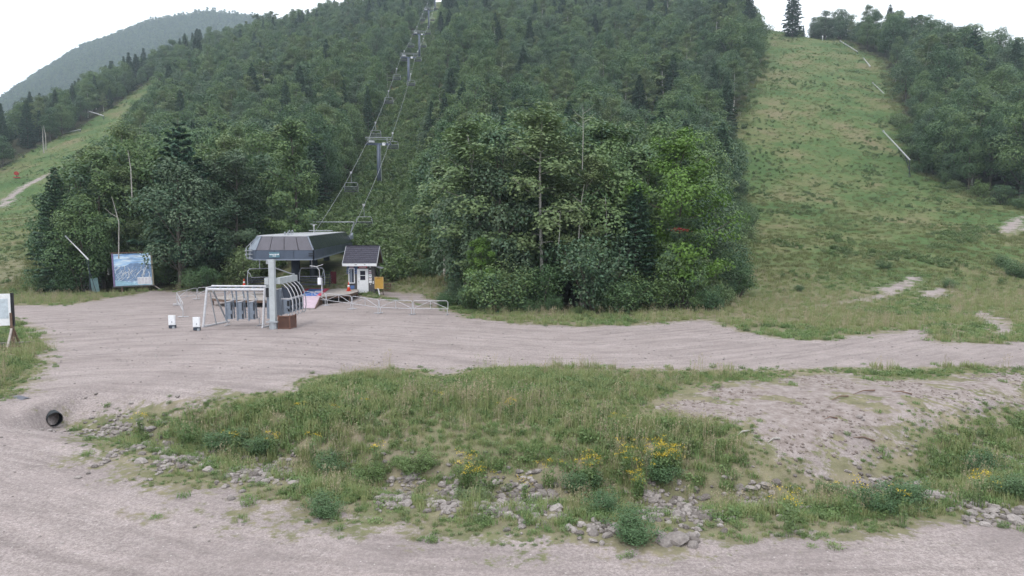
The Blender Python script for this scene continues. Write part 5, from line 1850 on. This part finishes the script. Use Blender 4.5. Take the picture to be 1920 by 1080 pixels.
scatter('meadow_grass', X_, Y_, ground_z(X_, Y_), rng.uniform(0, 6.28, len(X_)), ed_ * tall * rng.uniform(.5, 1.45, len(X_)), pk, C_GR, 'tall dry meadow grass and weeds between the two gravel roads', 'grass')
print('meadow tufts', len(X_))
# sparse weeds on dirt and along the roads
n = 30000
X_ = rng.uniform(-34, 44, n); Y_ = rng.uniform(11, 50, n)
g_, d1, w1 = masks(X_, Y_)
k = (g_ > -.3) & (g_ < 1.0) & (rng.uniform(0, 1, n) < .32 * np.exp(-np.maximum(g_, 0) / .35) + .30 * (d1 > 0) * sstep(.45, .62, vnoise(X_ / 1.9, Y_ / 1.2, 93))) & (vnoise(X_ / .8, Y_ / .8, 95) > .52)
X_, Y_ = X_[k], Y_[k]
scatter('road_weeds', X_, Y_, ground_z(X_, Y_), rng.uniform(0, 6.28, len(X_)), rng.uniform(.3, .75, len(X_)), rng.choice([2, 5, 4], len(X_)), C_GR, 'low scattered weeds growing into the gravel edges and bare dirt', 'weeds')
# turf of the flat ground beyond the road and of the left patch
n = 20000
Y_ = rng.uniform(25, 66, n); X_ = rng.uniform(-.80, .80, n) * Y_
g_, d1, w1 = masks(X_, Y_)
k = (g_ + fbm(X_ / 1.2, Y_ / 1.2, 63) * 2 < -.15) & (w1 < 1)
X_, Y_ = X_[k], Y_[k]
scatter('verge_grass', X_, Y_, ground_z(X_, Y_), rng.uniform(0, 6.28, len(X_)), rng.uniform(.45, 1.25, len(X_)), np.where(vnoise(X_ / 5, Y_ / 5, 83) > .6, rng.choice([2, 5, 4, 0], len(X_)), rng.choice([0, 1, 7, 5, 0, 6], len(X_))), C_GR, 'short rough grass on the flat verges beyond the gravel', 'grass')

BR = []
for i, (h, r, nl, lf, mm) in enumerate([(.8, .7, 260, .10, 'brush'), (.6, .8, 240, .09, 'brush'), (1.2, .9, 360, .11, 'brush'), (1.0, .8, 300, .10, 'brush_dark')]):
    tb, lv = bush(400 + i, h, r, nl, lf)
    BR.append(joined('brush', tb, lv, M['bark'], M[mm]))
v_, f_, t_ = tuft(420, 60, .8, .7, .022, .5)
BR.append(raw_mesh('brush', v_, f_, [M['slope_grass'], M['slope_grass']], {'tint': t_}))
v_, f_, t_ = tuft(421, 60, .6, .8, .024, .6)
BR.append(raw_mesh('brush', v_, f_, [M['slope_grass'], M['slope_grass']], {'tint': t_}))
C_BR = proto_collection('brush_shapes', BR)
n = 90000
u_ = rng.uniform(0, 1, n)
Y_ = 54 + 250 * u_ ** 1.35
X_ = rng.uniform(-.82, .82, n) * Y_
g_, d1, w1 = masks(X_, Y_)
lane_d = np.abs(X_ - line_x(Y_))
corr = (lane_d < 9) & (Y_ > 62)
right_t = X_ > 15
dens = np.where(corr, 1.0, np.where(right_t, .75, .55)) * (.35 + .9 * vnoise(X_ / 7, Y_ / 7, 97))
flatz = sstep(56, 75, Y_)
k = (g_ < -.5) & (w1 < 1.5) & (rng.uniform(0, 1, n) < dens * flatz) & ~((np.abs(X_ - line_x(Y_)) < 4.5) & (Y_ < 74)) & ~((np.abs(X_ + 12.7) < 3) & (Y_ < 62))
X_, Y_, corr, w1 = X_[k], Y_[k], corr[k], w1[k]
nn_ = vnoise(X_ / 9, Y_ / 9, 99)
pk = np.where(corr, rng.choice([0, 2, 0, 2, 3], len(X_)), np.where(nn_ > .58, rng.choice([1, 5, 5, 5, 4], len(X_)), rng.choice([4, 5, 4, 5], len(X_))))
clump_ = (vnoise(X_ / 4.5, Y_ / 4.5, 103) > .66) & ~corr
pk = np.where(clump_, rng.choice([0, 1, 1, 0, 5, 4], len(X_)), pk)
scl = np.where(clump_, 1.15, 1.0) * rng.uniform(.6, 1.2, len(X_)) * np.where(corr, 1.25, np.where(w1 > -3, 1.0, .50)) * np.where(X_ < -30, .75, 1)
scatter('slope_brush', X_, Y_, ground_z(X_, Y_) - .03, rng.uniform(0, 6.28, len(X_)), scl, pk, C_BR, 'low brush and rough grass covering the open ski slopes', 'brush')
print('brush', len(X_))

# shrubs: single things along the edges of the woods
SH = []
for i, (h, r, nl, lf, mm) in enumerate([(2.2, 1.5, 4600, .055, 'leaf'), (1.8, 1.7, 4600, .055, 'brush_dark'), (2.8, 1.6, 5000, .058, 'leaf')]):
    tb, lv = bush(430 + i, h, r, nl, lf, stems=16)
    SH.append((wood_mesh('stems', tb, M['bark']), crown_mesh('leaves', lv, M[mm])))
def shrub(x, y, s, k, lab, grp, name='shrub', mat=None, sz=1.0):
    e = empty(name, (x, y, gz(x, y) - .05), rng.uniform(0, 6.28), lab, 'shrub', grp)
    if grp and not mat: mat = [None, 'leaf', 'brush', 'leaf_olive', 'brush_dark'][int(rng.integers(0, 5))]
    e.scale = (s, s, s * sz)
    for nm, me in zip(('stems', 'leaves'), SH[k]):
        o = bpy.data.objects.new(nm, me)
        COL.objects.link(o); o.parent = e
        if mat and nm == 'leaves':
            o.material_slots[0].link = 'OBJECT'; o.material_slots[0].material = M[mat]
def along(pts, step, jit):
    out_ = []
    for (a, b) in zip(pts[:-1], pts[1:]):
        L_ = math.hypot(b[0] - a[0], b[1] - a[1]); m_ = max(1, int(L_ / step))
        for i in range(m_):
            t = (i + rng.uniform(0, 1)) / m_
            out_.append((a[0] + (b[0] - a[0]) * t + rng.normal(0, jit), a[1] + (b[1] - a[1]) * t + rng.normal(0, jit)))
    return out_
for x, y in along([(-4.5, 62), (-4.6, 52), (-3.6, 45.6), (-1, 44.2), (4, 43.6), (9.5, 44.0), (13.8, 45.8), (16.5, 51)], 1.3, .55):
    shrub(x, y, rng.uniform(.3, .85), int(rng.integers(0, 3)), 'leafy shrub along the foot of the middle wood', 'shrubs along the foot of the middle wood')
for x, y in along([(-3, 46.4), (0, 45.6), (4, 45.2), (9.5, 45.6), (13.5, 48), (15.5, 52)], 1.6, .8):
    shrub(x, y, rng.uniform(.8, 2.1), int(rng.integers(0, 3)), 'tall shrub just inside the edge of the middle wood', 'tall shrubs inside the middle wood edge')
for x, y in along([(-43, 60.5), (-36, 58.3), (-30, 58.8), (-26, 60), (-24.2, 64)], 1.5, .5):
    if -.64 < x / y < -.50: y += 4.0
    shrub(x, y, rng.uniform(.7, 1.5), int(rng.integers(0, 3)), 'leafy shrub along the foot of the left wood', 'shrubs along the foot of the left wood')
for x, y in along([(17, 53), (22, 68), (31.5, 95), (46, 140)], 2.6, .8):
    shrub(x, y, rng.uniform(.9, 1.5), int(rng.integers(0, 3)), 'leafy shrub where the middle wood meets the right slope', 'shrubs between the middle wood and the right slope')
for x, y in along([(-7, 62), (-9.5, 75), (-12.5, 95), (-15.5, 118)], 2.4, .8):
    shrub(x, y, rng.uniform(.9, 1.5), int(rng.integers(0, 3)), 'leafy shrub on the right side of the lift line', 'shrubs right of the lift line')
for x, y in along([(120, 95), (80, 104.5), (76, 118), (79, 132), (90, 158)], 3.0, .9):
    shrub(x, y, rng.uniform(.9, 1.6), int(rng.integers(0, 3)), 'leafy shrub along the foot of the right wood', 'shrubs along the foot of the right wood')
for px, py, s, lab in ((1657, 505, .55, 'dark round shrub alone on the lower right slope'), (1498, 546, .35, 'little dark shrub alone on the grass near the middle wood'), (1780, 540, .5, 'low green shrub beside the worn patch on the right'),
                       (1905, 520, .9, 'green bush at the right edge of the picture'), (1880, 500, .7, 'green bush second from the right edge of the picture')):
    x, y = on_ground(px, py)
    shrub(x, y, s, 1, lab, None)
# ditch bushes
for px, py, s, lab in ((360, 830, .42, 'leafy bush leftmost in the ditch'), (425, 845, .50, 'large leafy bush with yellow flowers in the ditch left of the stone pile'), (490, 850, .42, 'leafy bush at the right end of the left bush row in the ditch'),
                       (620, 885, .40, 'leafy bush above the stones in the middle left of the ditch'), (690, 905, .36, 'low leafy bush right of the middle left stones'), (780, 890, .40, 'leafy bush in the middle of the ditch bank'),
                       (610, 965, .34, 'low bush at the edge of the lower road'), (885, 945, .34, 'bush with yellow flowers at the left of the open stone pile'), (1090, 925, .42, 'leafy bush between the two largest stone piles'),
                       (1240, 900, .42, 'bush under the densest clump of yellow flowers'), (1130, 960, .36, 'low bush below the leafy bush between stone piles'), (1190, 1010, .40, 'round bush at the road edge in the middle of the ditch'),
                       (1690, 950, .46, 'large green bush in the ditch at the lower right'), (1640, 960, .36, 'green bush left of the large one at the lower right'), (1560, 935, .32, 'small bush under the bare dirt bank'),
                       (1850, 890, .46, 'green bush at the right end of the ditch'), (1900, 930, .40, 'bush in the lower right corner of the ditch')):
    x, y = on_ground(px, py)
    shrub(x, y, s * .85, 1, lab, None, 'bush', 'brush_dark' if int(px) % 3 else 'brush', .85)

# goldenrod: single flowering plants
def goldenrod(seed):
    rg_ = np.random.default_rng(seed)
    v_, f_, t_ = tuft(seed, 9, .75, .10, .008, .18, 0, 70)
    st = raw_mesh('stems', v_, f_, [M['brush']], {'tint': t_})
    P = np.concatenate([np.array([rg_.normal(0, .13), rg_.normal(0, .13), .70 + rg_.normal(0, .06)]) + rg_.normal(0, .03, (15, 3)) * [1.5, 1.5, .7] for _ in range(4)])
    lv_ = leaf_quads(rg_, P, unit(rg_.normal(0, .6, P.shape) + [0, 0,   .6]), .013, rg_.uniform(0, 1, len(P)))
    return st, crown_mesh('flower_heads', lv_, M['petal'])
GD = [goldenrod(450 + i) for i in range(3)]
gl = ['in the dense clump above the right stone pile', 'in the thin row along the top of the ditch', 'by the bushes at the left of the ditch', 'among the grass at the lower right', 'scattered in the meadow']
spots = [(p, 0) for p in ((1225, 870), (1240, 868), (1255, 872), (1262, 880), (1272, 870), (1232, 885), (1250, 890), (1180, 876), (1176, 884))] + \
        [(p, 1) for p in ((880, 905), (872, 890), (865, 905), (990, 930), (1025, 900), (1100, 905), (1110, 900), (1195, 920), (900, 915), (1200, 915))] + \
        [(p, 2) for p in ((440, 850), (512, 845), (508, 838), (270, 800), (262, 805), (585, 855), (700, 870))] + \
        [(p, 3) for p in ((1608, 960), (1485, 985), (1478, 990), (1840, 935), (1835, 940), (1700, 965))] + \
        [(p, 4) for p in ((965, 770), (958, 778), (635, 780), (820, 750), (690, 760), (1150, 800), (560, 775))]
for (p, gi_) in spots:
    for q in range(2 if gi_ < 2 else 1):
        x, y = on_ground(p[0] + sr.uniform(-8, 8), p[1] + sr.uniform(-3, 3) + 18)
        e = empty('goldenrod', (x, y, gz(x, y)), sr.uniform(0, 6), 'yellow flowering goldenrod ' + gl[gi_], 'flower', 'yellow goldenrods ' + gl[gi_])
        s = sr.uniform(.7, 1.1) * (.8 if gi_ == 4 else 1)
        e.scale = (s, s, s)
        for nm, me in zip(('stems', 'flower_heads'), GD[sr.randrange(3)]):
            o = bpy.data.objects.new(nm, me); COL.objects.link(o); o.parent = e
            if nm == 'flower_heads': o['kind'] = 'stuff'
# twigs on the dirt patch
for i, (p, q) in enumerate((((1462, 826), (1440, 836)), ((1405, 812), (1380, 824)), ((1590, 745), (1560, 752)), ((1640, 735), (1600, 742)), ((1710, 742), (1672, 738)), ((1640, 830), (1600, 826)), ((1570, 788), (1545, 790)))):
    (x0, y0), (x1, y1) = on_ground(*p), on_ground(*q)
    o = MB().tube([(x0, y0, gz(x0, y0) + .03), ((x0 + x1) / 2, (y0 + y1) / 2 + .05, gz((x0 + x1) / 2, (y0 + y1) / 2) + .07), (x1, y1, gz(x1, y1) + .03)], [.025, .02, .008], 5).build('stick', M['snag' if i < 2 else 'wood_brown'])
    tag(o, ['pale stick lying by the tip of the bare dirt patch', 'pale stick lying in the grass left of the bare dirt patch'][i] if i < 2 else 'brown dead twig lying on the bare dirt patch', 'stick', None if i < 2 else 'dead twigs on the bare dirt')

# bare trunks that show against the woods
def snag(px, py, Y, H, lab, branches=2, r=.07, bend=.4):
    p = at(px, py, Y)
    e = empty('dead_tree', (p.x, Y, p.z - .3), 0, lab, 'dead tree')
    q = random.Random(int(px))
    mid = Vector((q.uniform(-bend, bend) * .4, 0, H * .55)); tp_ = Vector((q.uniform(-bend, bend), 0, H))
    MB().tube([(0, 0, -.4), mid, tp_], [r, r * .7, r * .25], 7).build('trunk', M['snag'], e)
    for i in range(branches):
        b = mid + (tp_ - mid) * (.2 + .7 * i / max(1, branches))
        s = 1 if i % 2 else -1
        MB().tube([b, b + Vector((s * H * .10, -.1, H * .06)), b + Vector((s * H * .2, -.15, H * .16))], [r * .5, r * .35, r * .12], 5).build('branch', M['snag'], e)
snag(1092, 300, 47.6, 4.0, 'pale forked dead birch rising out of the middle wood', 4, .032, .5)
snag(1085, 430, 46.4, 3.4, 'thin pale stem leaning in the middle of the middle wood', 1, .035, 1.0)
snag(1045, 470, 46.2, 3.2, 'thin pale stem left in the middle of the middle wood', 1, .035, .5)
snag(1137, 430, 46.6, 2.6, 'straight pale stem left of the bright maple', 0, .035, .2)
snag(222, 470, 58.2, 5.0, 'slender white birch stem behind the map board', 1, .055, .7)
snag(1893, 165, 165, 7.5, 'tall bare grey snag at the right edge above the right wood', 1, .16, .5)
snag(247, 355, 61, 3.8, 'short broken white trunk in the left wood', 0, .06, .2)
snag(82, 282, 178, 6.0, 'white dead trunk at the wood edge beside the left trail', 0, .16, .3)
snag(86, 276, 180, 6.0, 'second white dead trunk at the wood edge beside the left trail', 0, .14, .4)

# tell repeated plants apart by their place in the row
ORDW = {}
for o in list(COL.objects):
    if o.get('group') and o.get('category') in ('shrub', 'flower'):
        ORDW.setdefault((o['group'], o['label']), []).append(o)
for (g_, l_), os_ in ORDW.items():
    os_.sort(key=lambda o: o.location.x / o.location.y)
    if 1 < len(os_) <= 12:
        for o, w in zip(os_, ORD):
            o['label'] = '%s-from-left %s' % (w, l_)
    elif len(os_) <= 36:
        for pi, part in enumerate(('left third', 'middle third', 'right third')):
            seg = os_[pi * len(os_) // 3:(pi + 1) * len(os_) // 3]
            for o, w in zip(seg, ORD):
                o['label'] = '%s-from-left %s, %s' % (w, l_, part)
# ------------------------------------------------------------------ hazy air
hz = MB().box((0, 1750, 205), (8600, 5600, 440))
m, nt, N, L, out = new_mat('haze_air')
pv = N.new('ShaderNodeVolumePrincipled')
pv.inputs['Color'].default_value = (.72, .87, 1.0, 1)
pv.inputs['Density'].default_value = 0.00036
pv.inputs['Anisotropy'].default_value = 0.2
L.new(pv.outputs[0], out.inputs['Volume'])
hzo = hz.build('haze', m)
tag(hzo, 'thin bluish summer haze filling the air over the valley', 'haze', None, 'stuff')
